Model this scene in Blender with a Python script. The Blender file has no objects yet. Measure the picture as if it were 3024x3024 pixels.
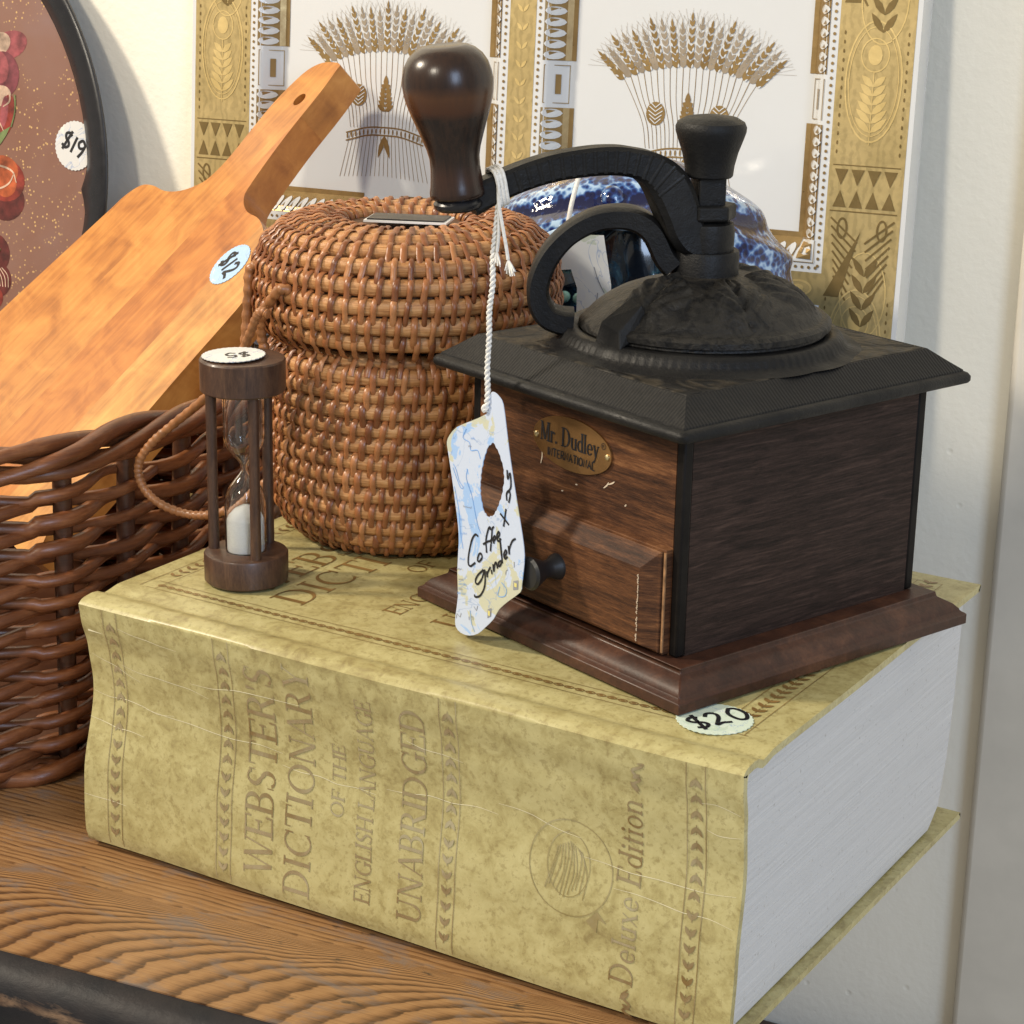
import bpy, bmesh, math, random
from math import sin, cos, pi, radians, sqrt, atan2, exp
from mathutils import Vector, Matrix

random.seed(7)
SC = bpy.context.scene
COL = SC.collection
V = Vector

# ------------------------------------------------------------------ camera, light, exposure
cam_d = bpy.data.cameras.new('camera')
cam = bpy.data.objects.new('camera', cam_d)
COL.objects.link(cam)
cam_d.sensor_width = 36
cam_d.sensor_fit = 'HORIZONTAL'
cam_d.lens = 76.101
cam_d.clip_start = 0.02
cam_d.clip_end = 60
Rm = Matrix(((0.8513, -0.1743, 0.4949), (0.5244, 0.2490, -0.8143), (0.0187, 0.9527, 0.3033)))
cam.matrix_world = Matrix.Translation((0.5808, -0.6159, 0.4151)) @ Rm.to_quaternion().to_matrix().to_4x4()
SC.camera = cam

world = bpy.data.worlds.new('World')
SC.world = world
world.use_nodes = True
bg = world.node_tree.nodes['Background']
bg.inputs[0].default_value = (1.0, 0.93, 0.80, 1)
bg.inputs[1].default_value = 0.46

def area(name, loc, target, power, color, sx, sy=None, shape='RECTANGLE'):
    l = bpy.data.lights.new(name, 'AREA')
    l.energy = power
    l.color = color
    l.shape = shape
    l.size = sx
    if sy: l.size_y = sy
    o = bpy.data.objects.new(name, l)
    COL.objects.link(o)
    o.location = loc
    d = V(target) - V(loc)
    o.rotation_euler = d.to_track_quat('-Z', 'Y').to_euler()
    return o

KEY_DIR = V((0.6953, 0.3783, -0.6111))
area('key_lamp', V((0.16, 0.09, 0.17)) - KEY_DIR * 2.0, (0.05, 0.15, 0.14), 38, (1.0, 0.88, 0.70), 0.20, shape='DISK')
area('second_lamp', (-0.10, -1.95, 1.55), (0.05, 0.2, 0.14), 24, (1.0, 0.90, 0.74), 0.26, shape='DISK')
area('window_light', (1.75, -1.15, 0.95), (0.15, 0.1, 0.1), 21, (0.55, 0.72, 1.0), 0.6, 0.9)

SC.view_settings.view_transform = 'Standard'
SC.view_settings.look = 'None'
SC.view_settings.exposure = 0
SC.view_settings.gamma = 1
SC.cycles.max_bounces = 10
SC.cycles.transparent_max_bounces = 12

# ------------------------------------------------------------------ material helpers
class NT:
    def __init__(s, name):
        s.m = bpy.data.materials.new(name)
        s.m.use_nodes = True
        s.t = s.m.node_tree
        s.b = s.t.nodes['Principled BSDF']
    def n(s, typ, props=None, **inp):
        nd = s.t.nodes.new('ShaderNode' + typ)
        for k, v in (props or {}).items(): setattr(nd, k, v)
        for k, v in inp.items():
            key = int(k[1:]) if k[0] == '_' else k.replace('_', ' ')
            s.set(nd.inputs[key], v)
        return nd
    def set(s, sock, v):
        if hasattr(v, 'outputs'): v = v.outputs[0]
        if isinstance(v, bpy.types.NodeSocket): s.t.links.new(v, sock)
        elif isinstance(v, (tuple, list)) and len(v) == 3 and sock.type == 'RGBA': sock.default_value = (*v, 1)
        else: sock.default_value = v
    def P(s, **kw):
        for k, v in kw.items(): s.set(s.b.inputs[k.replace('_', ' ')], v)
        return s
    def obj(s):
        return s.n('TexCoord').outputs['Object']
    def map(s, vec, scale=(1, 1, 1), rot=(0, 0, 0), loc=(0, 0, 0)):
        return s.n('Mapping', Vector=vec, Scale=scale, Rotation=rot, Location=loc).outputs[0]
    def noise(s, vec, scale, detail=4, rough=0.55, dist=0.0):
        return s.n('TexNoise', Vector=vec, Scale=scale, Detail=detail, Roughness=rough, Distortion=dist).outputs[0]
    def ramp(s, fac, stops, interp='LINEAR'):
        r = s.n('ValToRGB', Fac=fac)
        cr = r.color_ramp
        cr.interpolation = interp
        while len(cr.elements) > 1: cr.elements.remove(cr.elements[-1])
        for i, (p, c) in enumerate(stops):
            c = (c, c, c) if isinstance(c, (int, float)) else c
            e = cr.elements[0] if i == 0 else cr.elements.new(p)
            e.position = p
            e.color = (*c, 1)
        return r.outputs[0]
    def mix(s, fac, a, b, blend='MIX'):
        m = s.n('Mix', {'data_type': 'RGBA', 'blend_type': blend})
        s.set(m.inputs[0], fac); s.set(m.inputs[6], a); s.set(m.inputs[7], b)
        return m.outputs[2]
    def math(s, op, a, b=0.0):
        m = s.n('Math', {'operation': op}, _0=a, _1=b)
        return m.outputs[0]
    def bump(s, h, strength=0.3, dist=0.001):
        s.set(s.b.inputs['Normal'], s.n('Bump', Strength=strength, Distance=dist, Height=h).outputs[0])
        return s

def plain(name, base, rough=0.5, metal=0.0, spec=0.5, var=0.12, nscale=120, bump=0.0, bscale=400, bdist=0.0004, coat=0.0):
    m = NT(name)
    o = m.obj()
    f = m.noise(o, nscale, 4)
    lo = tuple(c * (1 - var) for c in base)
    hi = tuple(min(1, c * (1 + var)) for c in base)
    m.P(Base_Color=m.ramp(f, [(0.3, lo), (0.7, hi)]), Metallic=metal)
    m.b.inputs['Specular IOR Level'].default_value = spec
    m.set(m.b.inputs['Roughness'], m.ramp(m.noise(o, nscale * 0.6, 3), [(0.3, max(0.02, rough - 0.06)), (0.7, min(1, rough + 0.08))]))
    if coat: m.P(Coat_Weight=coat, Coat_Roughness=0.08)
    if bump: m.bump(m.noise(o, bscale, 3), bump, bdist)
    return m.m

def wood(name, stops, axis_scale, ring=60, rough=0.45, fib=1.0, coat=0.0, spec=0.4, bump=0.15, rot=(0, 0, 0), dist=1.5):
    """straight-grained wood; axis_scale squeezes the object coordinates along the grain"""
    m = NT(name)
    o = m.map(m.obj(), scale=axis_scale, rot=rot)
    big = m.noise(o, ring * 0.25, 3, 0.5, dist)
    fine = m.noise(o, ring * 2.2, 6, 0.65, 0.3)
    veryfine = m.noise(o, ring * 9, 3, 0.7)
    f = m.math('ADD', m.math('MULTIPLY', big, 0.55), m.math('MULTIPLY', fine, 0.45 * fib))
    f = m.math('ADD', f, m.math('MULTIPLY', m.math('SUBTRACT', veryfine, 0.5), 0.25 * fib))
    m.P(Base_Color=m.ramp(f, stops), Roughness=rough)
    m.b.inputs['Specular IOR Level'].default_value = spec
    if coat: m.P(Coat_Weight=coat, Coat_Roughness=0.15)
    m.bump(m.math('ADD', fine, veryfine), bump, 0.0006)
    return m.m

# ------------------------------------------------------------------ mesh builder
class MB:
    def __init__(s):
        s.v = []; s.f = []; s.mi = []
    def add(s, vs, fs, mi=0):
        o = len(s.v)
        s.v += [tuple(p) for p in vs]
        s.f += [tuple(i + o for i in f) for f in fs]
        s.mi += [mi] * len(fs)
        return s
    def box(s, c, d, M=None, mi=0):
        x, y, z = (k / 2 for k in d)
        vs = [V((a * x, b * y, e * z)) for e in (-1, 1) for a, b in ((-1, -1), (1, -1), (1, 1), (-1, 1))]
        if M: vs = [M @ p for p in vs]
        vs = [p + V(c) for p in vs]
        return s.add(vs, [(3, 2, 1, 0), (4, 5, 6, 7), (0, 1, 5, 4), (1, 2, 6, 5), (2, 3, 7, 6), (3, 0, 4, 7)], mi)
    def lathe(s, prof, n=48, c=(0, 0, 0), M=None, mi=0, a0=0.0, a1=2 * pi):
        closed = abs(a1 - a0 - 2 * pi) < 1e-6
        k = n if closed else n + 1
        vs = []
        for r, z in prof:
            for i in range(k):
                a = a0 + (a1 - a0) * i / n
                p = V((r * cos(a), r * sin(a), z))
                if M: p = M @ p
                vs.append(p + V(c))
        fs = []
        for j in range(len(prof) - 1):
            for i in range(n):
                a = j * k + i; b = j * k + (i + 1) % k
                fs.append((a, b, b + k, a + k))
        return s.add(vs, fs, mi)
    def tube(s, path, rad, n=8, closed=False, caps=True, mi=0, ry=None, upv=None):
        path = [V(p) for p in path]
        m = len(path)
        rad = rad if isinstance(rad, (list, tuple)) else [rad] * m
        if ry is not None and not isinstance(ry, (list, tuple)): ry = [ry] * m
        vs = []
        nrm = None
        for i, p in enumerate(path):
            a = path[(i - 1) % m] if (closed or i > 0) else p
            b = path[(i + 1) % m] if (closed or i < m - 1) else p
            t = (b - a).normalized()
            if upv is not None:
                nrm = V(upv) - t * t.dot(V(upv)); nrm.normalize()
            elif nrm is None:
                h = V((0, 0, 1)) if abs(t.z) < 0.9 else V((1, 0, 0))
                nrm = (h - t * h.dot(t)).normalized()
            else:
                nrm = (nrm - t * nrm.dot(t)).normalized()
            bi = t.cross(nrm)
            for k in range(n):
                an = 2 * pi * k / n
                vs.append(p + nrm * ((ry[i] if ry is not None else rad[i]) * sin(an)) + bi * (rad[i] * cos(an)))
        fs = []
        for i in range(m if closed else m - 1):
            j = (i + 1) % m
            for k in range(n):
                l = (k + 1) % n
                fs.append((i * n + k, i * n + l, j * n + l, j * n + k))
        if not closed and caps:
            fs.append(tuple(range(n - 1, -1, -1)))
            fs.append(tuple((m - 1) * n + k for k in range(n)))
        return s.add(vs, fs, mi)
    def ribbon_rect(s, path, w, h, side, mi=0):
        """rectangular bar along path; side = constant side vector (width), h in the path plane"""
        side = V(side).normalized(); m = len(path); vs = []
        path = [V(p) for p in path]
        for i, p in enumerate(path):
            t = (path[min(i + 1, m - 1)] - path[max(i - 1, 0)]).normalized()
            up = side.cross(t).normalized()
            W = w[i] / 2 if isinstance(w, (list, tuple)) else w / 2
            H = h[i] / 2 if isinstance(h, (list, tuple)) else h / 2
            q = 0.72
            for a, b in ((-1, -q), (-q, -1), (q, -1), (1, -q), (1, q), (q, 1), (-q, 1), (-1, q)):
                vs.append(p + side * (a * W) + up * (b * H))
        fs = []
        for i in range(m - 1):
            for k in range(8):
                l = (k + 1) % 8
                fs.append((i * 8 + k, i * 8 + l, i * 8 + 8 + l, i * 8 + 8 + k))
        fs.append(tuple(range(7, -1, -1))); fs.append(tuple((m - 1) * 8 + k for k in range(8)))
        return s.add(vs, fs, mi)
    def grid(s, fn, nu, nv, closed_u=False, mi=0):
        ku = nu if closed_u else nu + 1
        vs = [fn(i / nu, j / nv) for j in range(nv + 1) for i in range(ku)]
        fs = []
        for j in range(nv):
            for i in range(nu):
                a = j * ku + i; b = j * ku + (i + 1) % ku
                fs.append((a, b, b + ku, a + ku))
        return s.add(vs, fs, mi)
    def prism(s, pts, fa, fb, mi=0):
        """closed solid between two mapped copies of outline pts: fa(x,y), fb(x,y)"""
        n = len(pts)
        vs = [fa(*p) for p in pts] + [fb(*p) for p in pts]
        fs = [tuple(range(n)), tuple(range(2 * n - 1, n - 1, -1))]
        for i in range(n):
            j = (i + 1) % n
            fs.append((i, i + n, j + n, j))
        return s.add(vs, fs, mi)
    def rectloops(s, loops, hx, hy, mi=0, cap=True, rc=0.0):
        """stack of rectangles: (inset, z)"""
        vs = []
        k = 4
        for ins, z in loops:
            a, b = hx - ins, hy - ins
            if rc:
                r = max(0.0004, rc - ins * 0.5); k = 16
                for cx, cy, s0 in ((a - r, b - r, 0), (-a + r, b - r, pi / 2), (-a + r, -b + r, pi), (a - r, -b + r, 1.5 * pi)):
                    for q in range(4):
                        an = s0 + (pi / 2) * q / 3
                        vs.append((cx + r * cos(an), cy + r * sin(an), z))
            else:
                vs += [(a, b, z), (-a, b, z), (-a, -b, z), (a, -b, z)]
        fs = []
        for j in range(len(loops) - 1):
            for i in range(k):
                l = (i + 1) % k
                fs.append((j * k + i, j * k + l, j * k + k + l, j * k + k + i))
        if cap:
            fs.append(tuple(range(k - 1, -1, -1)))
            m = (len(loops) - 1) * k
            fs.append(tuple(m + i for i in range(k)))
        return s.add(vs, fs, mi)
    def mesh(s, name, mats, smooth=0.6):
        me = bpy.data.meshes.new(name)
        me.from_pydata(s.v, [], s.f)
        mats = mats if isinstance(mats, (list, tuple)) else [mats]
        for m in mats: me.materials.append(m)
        if len(mats) > 1: me.polygons.foreach_set('material_index', s.mi)
        bm = bmesh.new(); bm.from_mesh(me)
        bmesh.ops.recalc_face_normals(bm, faces=bm.faces)
        bm.to_mesh(me); bm.free()
        if smooth:
            me.shade_smooth()
            me.set_sharp_from_angle(angle=smooth)
        me.update()
        return me
    def build(s, name, mats, parent=None, smooth=0.6, bevel=0.0, M=None):
        o = bpy.data.objects.new(name, s.mesh(name, mats, smooth))
        COL.objects.link(o)
        if parent: o.parent = parent
        if M is not None: o.matrix_local = M
        if bevel:
            b = o.modifiers.new('bevel', 'BEVEL'); b.width = bevel; b.segments = 2; b.limit_method = 'ANGLE'; b.angle_limit = radians(40)
        return o

def inst(me, name, parent, M):
    o = bpy.data.objects.new(name, me); COL.objects.link(o)
    o.parent = parent; o.matrix_local = M
    return o

def thing(name, label, cat, loc=(0, 0, 0), rotz=0.0, group=None):
    o = bpy.data.objects.new(name, None); COL.objects.link(o)
    o.empty_display_size = 0.02
    o.location = loc; o.rotation_euler = (0, 0, rotz)
    o['label'] = label; o['category'] = cat
    if group: o['group'] = group
    return o

def cat_rom(pts, n=8, closed=False):
    pts = [V(p) for p in pts]; m = len(pts); out = []
    rng = range(m if closed else m - 1)
    for i in rng:
        p0 = pts[(i - 1) % m] if (closed or i > 0) else pts[0] * 2 - pts[1]
        p1 = pts[i]; p2 = pts[(i + 1) % m]
        p3 = pts[(i + 2) % m] if (closed or i + 2 < m) else p2 * 2 - p1
        for k in range(n):
            t = k / n
            out.append(0.5 * ((2 * p1) + (p2 - p0) * t + (2 * p0 - 5 * p1 + 4 * p2 - p3) * t * t + (3 * p1 - p0 - 3 * p2 + p3) * t ** 3))
    if not closed: out.append(pts[-1])
    return out

def lerp_tab(tab, x):
    if x <= tab[0][0]: return tab[0][1]
    for (a, b), (c, d) in zip(tab, tab[1:]):
        if x <= c:
            t = (x - a) / (c - a); t = t * t * (3 - 2 * t)
            return b + (d - b) * t
    return tab[-1][1]

# ------------------------------------------------------------------ flat print: strokes and letters laid on a surface
class Ink:
    """polygons in 2D; each polygon sits a hair above the previous one so that no two share a plane"""
    def __init__(s): s.p = []
    def poly(s, pts): s.p.append([tuple(p) for p in pts]); return s
    def line(s, a, b, w, n=1):
        a, b = V(a).to_2d(), V(b).to_2d()
        d = (b - a)
        if d.length < 1e-9: return s
        nr = V((-d.y, d.x)).normalized() * (w / 2)
        for i in range(n):
            p, q = a + d * (i / n), a + d * ((i + 1) / n)
            s.poly([p - nr, q - nr, q + nr, p + nr])
        return s
    def pen(s, pts, w, smooth=4, closed=False, taper=False):
        P = [V((*p, 0)) for p in pts]
        if smooth and len(P) > 2: P = cat_rom(P, smooth, closed)
        if closed: P = P + [P[0]]
        m = len(P)
        L = []; R = []
        for i, p in enumerate(P):
            t = (P[min(i + 1, m - 1)] - P[max(i - 1, 0)])
            t = t.normalized() if t.length > 1e-12 else V((1, 0, 0))
            nn = V((-t.y, t.x, 0)); ww = w / 2
            if taper: ww *= 0.35 + 0.65 * sin(pi * min(1, max(0, (i + 0.5) / m)))
            L.append(p + nn * ww); R.append(p - nn * ww)
        for i in range(m - 1):
            s.poly([R[i][:2], R[i + 1][:2], L[i + 1][:2], L[i][:2]])
        return s
    def ell(s, c, rx, ry, n=14, rot=0.0):
        cr, sr = cos(rot), sin(rot)
        pts = []
        for i in range(n):
            a = 2 * pi * i / n; x, y = rx * cos(a), ry * sin(a)
            pts.append((c[0] + x * cr - y * sr, c[1] + x * sr + y * cr))
        return s.poly(pts)
    def ring(s, c, rx, ry, w, n=24, a0=0.0, a1=2 * pi):
        for i in range(n):
            a = a0 + (a1 - a0) * i / n; b = a0 + (a1 - a0) * (i + 1) / n
            s.poly([(c[0] + rx * cos(a), c[1] + ry * sin(a)), (c[0] + rx * cos(b), c[1] + ry * sin(b)),
                    (c[0] + (rx - w) * cos(b), c[1] + (ry - w) * sin(b)), (c[0] + (rx - w) * cos(a), c[1] + (ry - w) * sin(a))])
        return s
    def leaf(s, c, l, w, ang):
        """pointed leaf starting at c, along ang"""
        ca, sa = cos(ang), sin(ang); pts = []
        for x, y in ((0, 0), (.22, .36), (.5, .5), (.78, .3), (1, 0), (.78, -.3), (.5, -.5), (.22, -.36)):
            x, y = x * l, y * w
            pts.append((c[0] + x * ca - y * sa, c[1] + x * sa + y * ca))
        return s.poly(pts)
    def rect(s, x0, y0, x1, y1): return s.poly([(x0, y0), (x1, y0), (x1, y1), (x0, y1)])
    def frame(s, x0, y0, x1, y1, w):
        s.rect(x0, y0, x1, y0 + w); s.rect(x0, y1 - w, x1, y1); s.rect(x0, y0 + w, x0 + w, y1 - w); s.rect(x1 - w, y0 + w, x1, y1 - w); return s
    def xf(s, fn):
        for i, p in enumerate(s.p): s.p[i] = [fn(*q) for q in p]
        return s
    def join(s, o): s.p += o.p; return s
    def build(s, name, mat, fn, parent, lift=0.00016, step=1.1e-5, cyc=9):
        """fn(u,v) -> (point, normal)"""
        mb = MB()
        for i, p in enumerate(s.p):
            vs = []
            for q in p:
                P, N = fn(*q)
                vs.append(V(P) + V(N) * (lift + (i % cyc) * step))
            mb.add(vs, [tuple(range(len(vs)))])
        me = bpy.data.meshes.new(name)
        me.from_pydata(mb.v, [], mb.f); me.materials.append(mat); me.update()
        o = bpy.data.objects.new(name, me); COL.objects.link(o)
        if parent: o.parent = parent
        if 'lettering' not in name and 'hand' not in name: o['kind'] = 'stuff'
        return o

TK, TN = 0.120, 0.045
def g_rect(o, x0, y0, x1, y1): o.append([(x0, y0), (x1, y0), (x1, y1), (x0, y1)])
def g_stem(o, x, y0=0, y1=1, w=TK, s0=True, s1=True, sw=0.085):
    g_rect(o, x - w / 2, y0, x + w / 2, y1)
    if s0: g_rect(o, x - w / 2 - sw, y0, x + w / 2 + sw, y0 + 0.05)
    if s1: g_rect(o, x - w / 2 - sw, y1 - 0.05, x + w / 2 + sw, y1)
def g_diag(o, x0, y0, x1, y1, w): o.append([(x0 - w / 2, y0), (x0 + w / 2, y0), (x1 + w / 2, y1), (x1 - w / 2, y1)])
def g_arc(o, cx, cy, rx, ry, a0, a1, T=TK, t=TN, n=10):
    a0, a1 = radians(a0), radians(a1)
    for i in range(n):
        a = a0 + (a1 - a0) * i / n; b = a0 + (a1 - a0) * (i + 1) / n
        o.append([(cx + rx * cos(a), cy + ry * sin(a)), (cx + rx * cos(b), cy + ry * sin(b)),
                  (cx + (rx - T) * cos(b), cy + (ry - t) * sin(b)), (cx + (rx - T) * cos(a), cy + (ry - t) * sin(a))])
def glyph(ch):
    o = []; w = 0.7
    S = lambda *a, **k: g_stem(o, *a, **k)
    if ch == 'A': g_diag(o, .06, 0, .34, 1, TN); g_diag(o, .62, 0, .36, 1, TK); g_rect(o, .16, .33, .52, .37); g_rect(o, -.04, 0, .17, .035); g_rect(o, .5, 0, .76, .035); w = .72
    elif ch == 'B': S(.12); g_arc(o, .3, .745, .25, .255, -90, 90); g_arc(o, .3, .27, .31, .27, -90, 90); g_rect(o, .18, .965, .31, 1); g_rect(o, .18, .49, .31, .525); g_rect(o, .18, 0, .31, .035); w = .66
    elif ch in 'CG':
        g_arc(o, .45, .5, .42, .51, 48, 312, n=16); g_rect(o, .69, .68, .74, .98)
        if ch == 'G': S(.68, 0.05, .44, s0=False)
        else: g_rect(o, .7, .04, .73, .24)
        w = .82
    elif ch == 'D': S(.12); g_arc(o, .28, .5, .47, .5, -90, 90, n=14); g_rect(o, .18, .965, .3, 1); g_rect(o, .18, 0, .3, .035); w = .82
    elif ch in 'EF':
        S(.12); g_rect(o, .18, .945, .56, .998); g_rect(o, .18, .485, .45, .535); g_rect(o, .53, .78, .575, .99); g_rect(o, .42, .40, .465, .62)
        if ch == 'E': g_rect(o, .18, .002, .58, .052); g_rect(o, .555, .01, .605, .24)
        w = .64
    elif ch == 'H': S(.12); S(.68); g_rect(o, .18, .48, .62, .52); w = .82
    elif ch == 'I': S(.13); w = .3
    elif ch == 'L': S(.12); g_rect(o, .18, .002, .56, .052); g_rect(o, .54, .01, .575, .24); w = .6
    elif ch == 'M': S(.1, w=TN); g_diag(o, .42, .05, .14, 1, TK); g_diag(o, .44, .05, .72, 1, TN); S(.76); w = .92
    elif ch == 'N': S(.1, w=TN, s1=False); g_diag(o, .62, 0, .1, 1, TK); S(.64, w=TN, s0=False); g_rect(o, -.02, .965, .12, 1); w = .78
    elif ch == 'O': g_arc(o, .44, .5, .42, .51, 0, 360, n=22); w = .9
    elif ch == 'R': S(.12); g_arc(o, .3, .74, .27, .26, -90, 90); g_rect(o, .18, .965, .31, 1); g_rect(o, .18, .48, .31, .515); g_diag(o, .64, 0, .36, .5, TK * 1.1); g_rect(o, .56, 0, .76, .035); w = .73
    elif ch == 'S': g_arc(o, .29, .735, .24, .27, 35, 262, T=.11); g_arc(o, .27, .265, .25, .27, -145, 82, T=.12); g_diag(o, .42, .36, .14, .66, .12); g_rect(o, .475, .76, .505, .96); g_rect(o, .03, .05, .06, .26); w = .58
    elif ch == 'T': S(.34, s1=False); g_rect(o, .02, .945, .66, .998); g_rect(o, .02, .78, .05, .97); g_rect(o, .63, .78, .66, .97); w = .7
    elif ch == 'U': S(.13, .3, 1, s0=False); S(.62, .3, 1, w=TN, s0=False); g_arc(o, .355, .3, .285, .31, 180, 360, T=.1); w = .78
    elif ch == 'V': g_diag(o, .36, 0, .1, 1, TK); g_diag(o, .38, 0, .62, 1, TN); g_rect(o, -.03, .965, .22, 1); g_rect(o, .52, .965, .72, 1); w = .7
    elif ch == 'W': g_diag(o, .3, 0, .08, 1, TK); g_diag(o, .32, 0, .54, 1, TN); g_diag(o, .74, 0, .52, 1, TK); g_diag(o, .76, 0, .98, 1, TN); g_rect(o, -.04, .965, .2, 1); g_rect(o, .88, .965, 1.07, 1); w = 1.06
    elif ch == 'Y': S(.36, 0, .45, s1=False); g_diag(o, .36, .42, .1, 1, TK); g_diag(o, .38, .42, .62, 1, TN); g_rect(o, -.03, .965, .22, 1); g_rect(o, .52, .965, .72, 1); w = .7
    elif ch == "'": o.append([(.05, .7), (.09, .7), (.14, 1), (.03, 1)]); w = .2
    elif ch == '.': g_arc(o, .08, .07, .075, .075, 0, 360, T=.07, t=.07); w = .22
    elif ch == 'e': g_arc(o, .26, .3, .25, .31, 25, 325, T=.1); g_rect(o, .07, .29, .5, .325); g_arc(o, .26, .3, .25, .31, 0, 30, T=.1, n=3); w = .55
    elif ch == 'l': S(.1, sw=.06, w=.1); w = .25
    elif ch == 'i': S(.1, 0, .6, sw=.06, w=.1); g_arc(o, .1, .82, .075, .075, 0, 360, T=.07, t=.07); w = .25
    elif ch == 'u': S(.1, .15, .6, w=.1, s0=False, sw=.05); S(.45, 0, .6, w=.1, sw=.05); g_arc(o, .27, .2, .22, .21, 180, 320, T=.09); w = .58
    elif ch == 'n': S(.1, 0, .6, w=.1, sw=.05); S(.45, 0, .42, w=.1, s1=False, sw=.05); g_arc(o, .28, .4, .22, .21, 0, 140, T=.09); w = .58
    elif ch == 'r': S(.1, 0, .6, w=.1, sw=.05); g_arc(o, .28, .38, .2, .22, 60, 150, T=.09); g_arc(o, .36, .52, .06, .06, 0, 360, T=.055, t=.055); w = .44
    elif ch == 'd': g_arc(o, .25, .3, .24, .31, 40, 320, T=.1); S(.44, 0, 1, w=.1, sw=.05); w = .58
    elif ch == 't': S(.15, 0, .8, w=.1, s1=False, sw=.05); g_rect(o, .02, .56, .34, .6); w = .36
    elif ch == 'o': g_arc(o, .27, .3, .26, .31, 0, 360, T=.1, n=16); w = .57
    elif ch == 'x': g_diag(o, .42, 0, .1, .6, .11); g_diag(o, .06, 0, .42, .6, TN); g_rect(o, -.02, .565, .2, .6); g_rect(o, .32, 0, .54, .035); w = .54
    elif ch == 'y': g_diag(o, .27, 0, .08, .6, .1); g_diag(o, .14, -.3, .46, .6, TN); g_rect(o, -.02, .565, .18, .6); g_rect(o, .36, .565, .54, .6); g_arc(o, .1, -.26, .07, .06, 0, 360, T=.065, t=.055); w = .54
    elif ch == ' ': w = .34
    return o, w
def text(s, length, cap, track=0.0, slant=0.0):
    """letters of a serif face as Ink in a box: x 0..length, cap height"""
    x = 0; P = []
    for ch in s:
        g, w = glyph(ch)
        for p in g: P.append([(a + x + slant * b, b) for a, b in p])
        x += w + track
    x -= track + 0.05
    k = length / x
    ink = Ink()
    ink.p = [[(a * k, b * cap) for a, b in p] for p in P]
    return ink
SANS = {'I': [[(0, 0), (0, 1)]], 'N': [[(0, 0), (0, 1), (.55, 0), (.55, 1)]], 'T': [[(.3, 0), (.3, 1)], [(0, 1), (.6, 1)]], 'E': [[(.5, 0), (0, 0), (0, 1), (.5, 1)], [(0, .52), (.42, .52)]],
        'R': [[(0, 0), (0, 1), (.38, 1), (.5, .86), (.5, .66), (.38, .5), (0, .5)], [(.3, .5), (.55, 0)]], 'A': [[(0, 0), (.32, 1), (.64, 0)], [(.12, .36), (.52, .36)]],
        'O': [[(.35, 0), (.1, .15), (0, .5), (.1, .85), (.35, 1), (.6, .85), (.7, .5), (.6, .15), (.35, 0)]], 'L': [[(0, 1), (0, 0), (.48, 0)]]}
def sans(s, length, cap, w):
    x = 0; L = []
    for ch in s:
        st = SANS[ch]; mx = max(p[0] for q in st for p in q)
        for q in st: L.append([(a + x, b) for a, b in q])
        x += mx + 0.24
    k = length / (x - 0.24); ink = Ink()
    for q in L: ink.pen([(a * k, b * cap) for a, b in q], w, smooth=0)
    return ink
HAND = {'$': [[(.5, .82), (.3, .92), (.1, .78), (.2, .55), (.42, .45), (.5, .25), (.32, .08), (.06, .18)], [(.2, -.08), (.42, 1.08)]],
        '2': [[(.05, .75), (.25, .95), (.48, .8), (.4, .5), (.05, .08), (.3, .12), (.6, .04)]],
        '0': [[(.3, .95), (.06, .6), (.12, .12), (.36, .03), (.58, .4), (.5, .85), (.26, .95)]],
        '1': [[(.15, .95), (.1, .02)]],
        '5': [[(.55, .95), (.15, .92), (.1, .55), (.4, .6), (.52, .3), (.32, .03), (.02, .12)]],
        '9': [[(.48, .8), (.25, .95), (.06, .72), (.2, .5), (.46, .62), (.5, .85), (.45, .4), (.3, .0)]]}
def hand(s, h, w):
    x = 0; ink = Ink()
    for ch in s:
        st = HAND[ch]; mx = max(p[0] for q in st for p in q)
        for q in st: ink.pen([((a + x) * h, b * h) for a, b in q], w, smooth=5)
        x += mx + 0.18
    for p in range(len(ink.p)): ink.p[p] = [(a - (x - .18) * h / 2, b - h / 2) for a, b in ink.p[p]]
    return ink

# ------------------------------------------------------------------ materials
def mk_wall():
    m = NT('cream_wall_paint'); o = m.obj()
    f = m.noise(o, 9, 3)
    m.P(Base_Color=m.ramp(f, [(0.3, (0.83, 0.795, 0.69)), (0.7, (0.87, 0.835, 0.73))]), Roughness=0.62)
    h = m.math('ADD', m.noise(o, 260, 3), m.math('MULTIPLY', m.noise(o, 60, 2), 1.5))
    pit = m.n('TexVoronoi', Vector=o, Scale=38); h = m.math('SUBTRACT', h, m.ramp(pit.outputs[0], [(0.03, 1.6), (0.075, 0.0)]))
    m.bump(h, 0.28, 0.0012)
    return m.m
M_WALL = mk_wall()
M_CASING = plain('grey_trim_paint', (0.62, 0.58, 0.50), 0.65, spec=0.2, var=0.06, nscale=30, bump=0.2, bscale=80)
M_RAIL = plain('dark_stained_rail', (0.06, 0.03, 0.018), 0.5)

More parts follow.
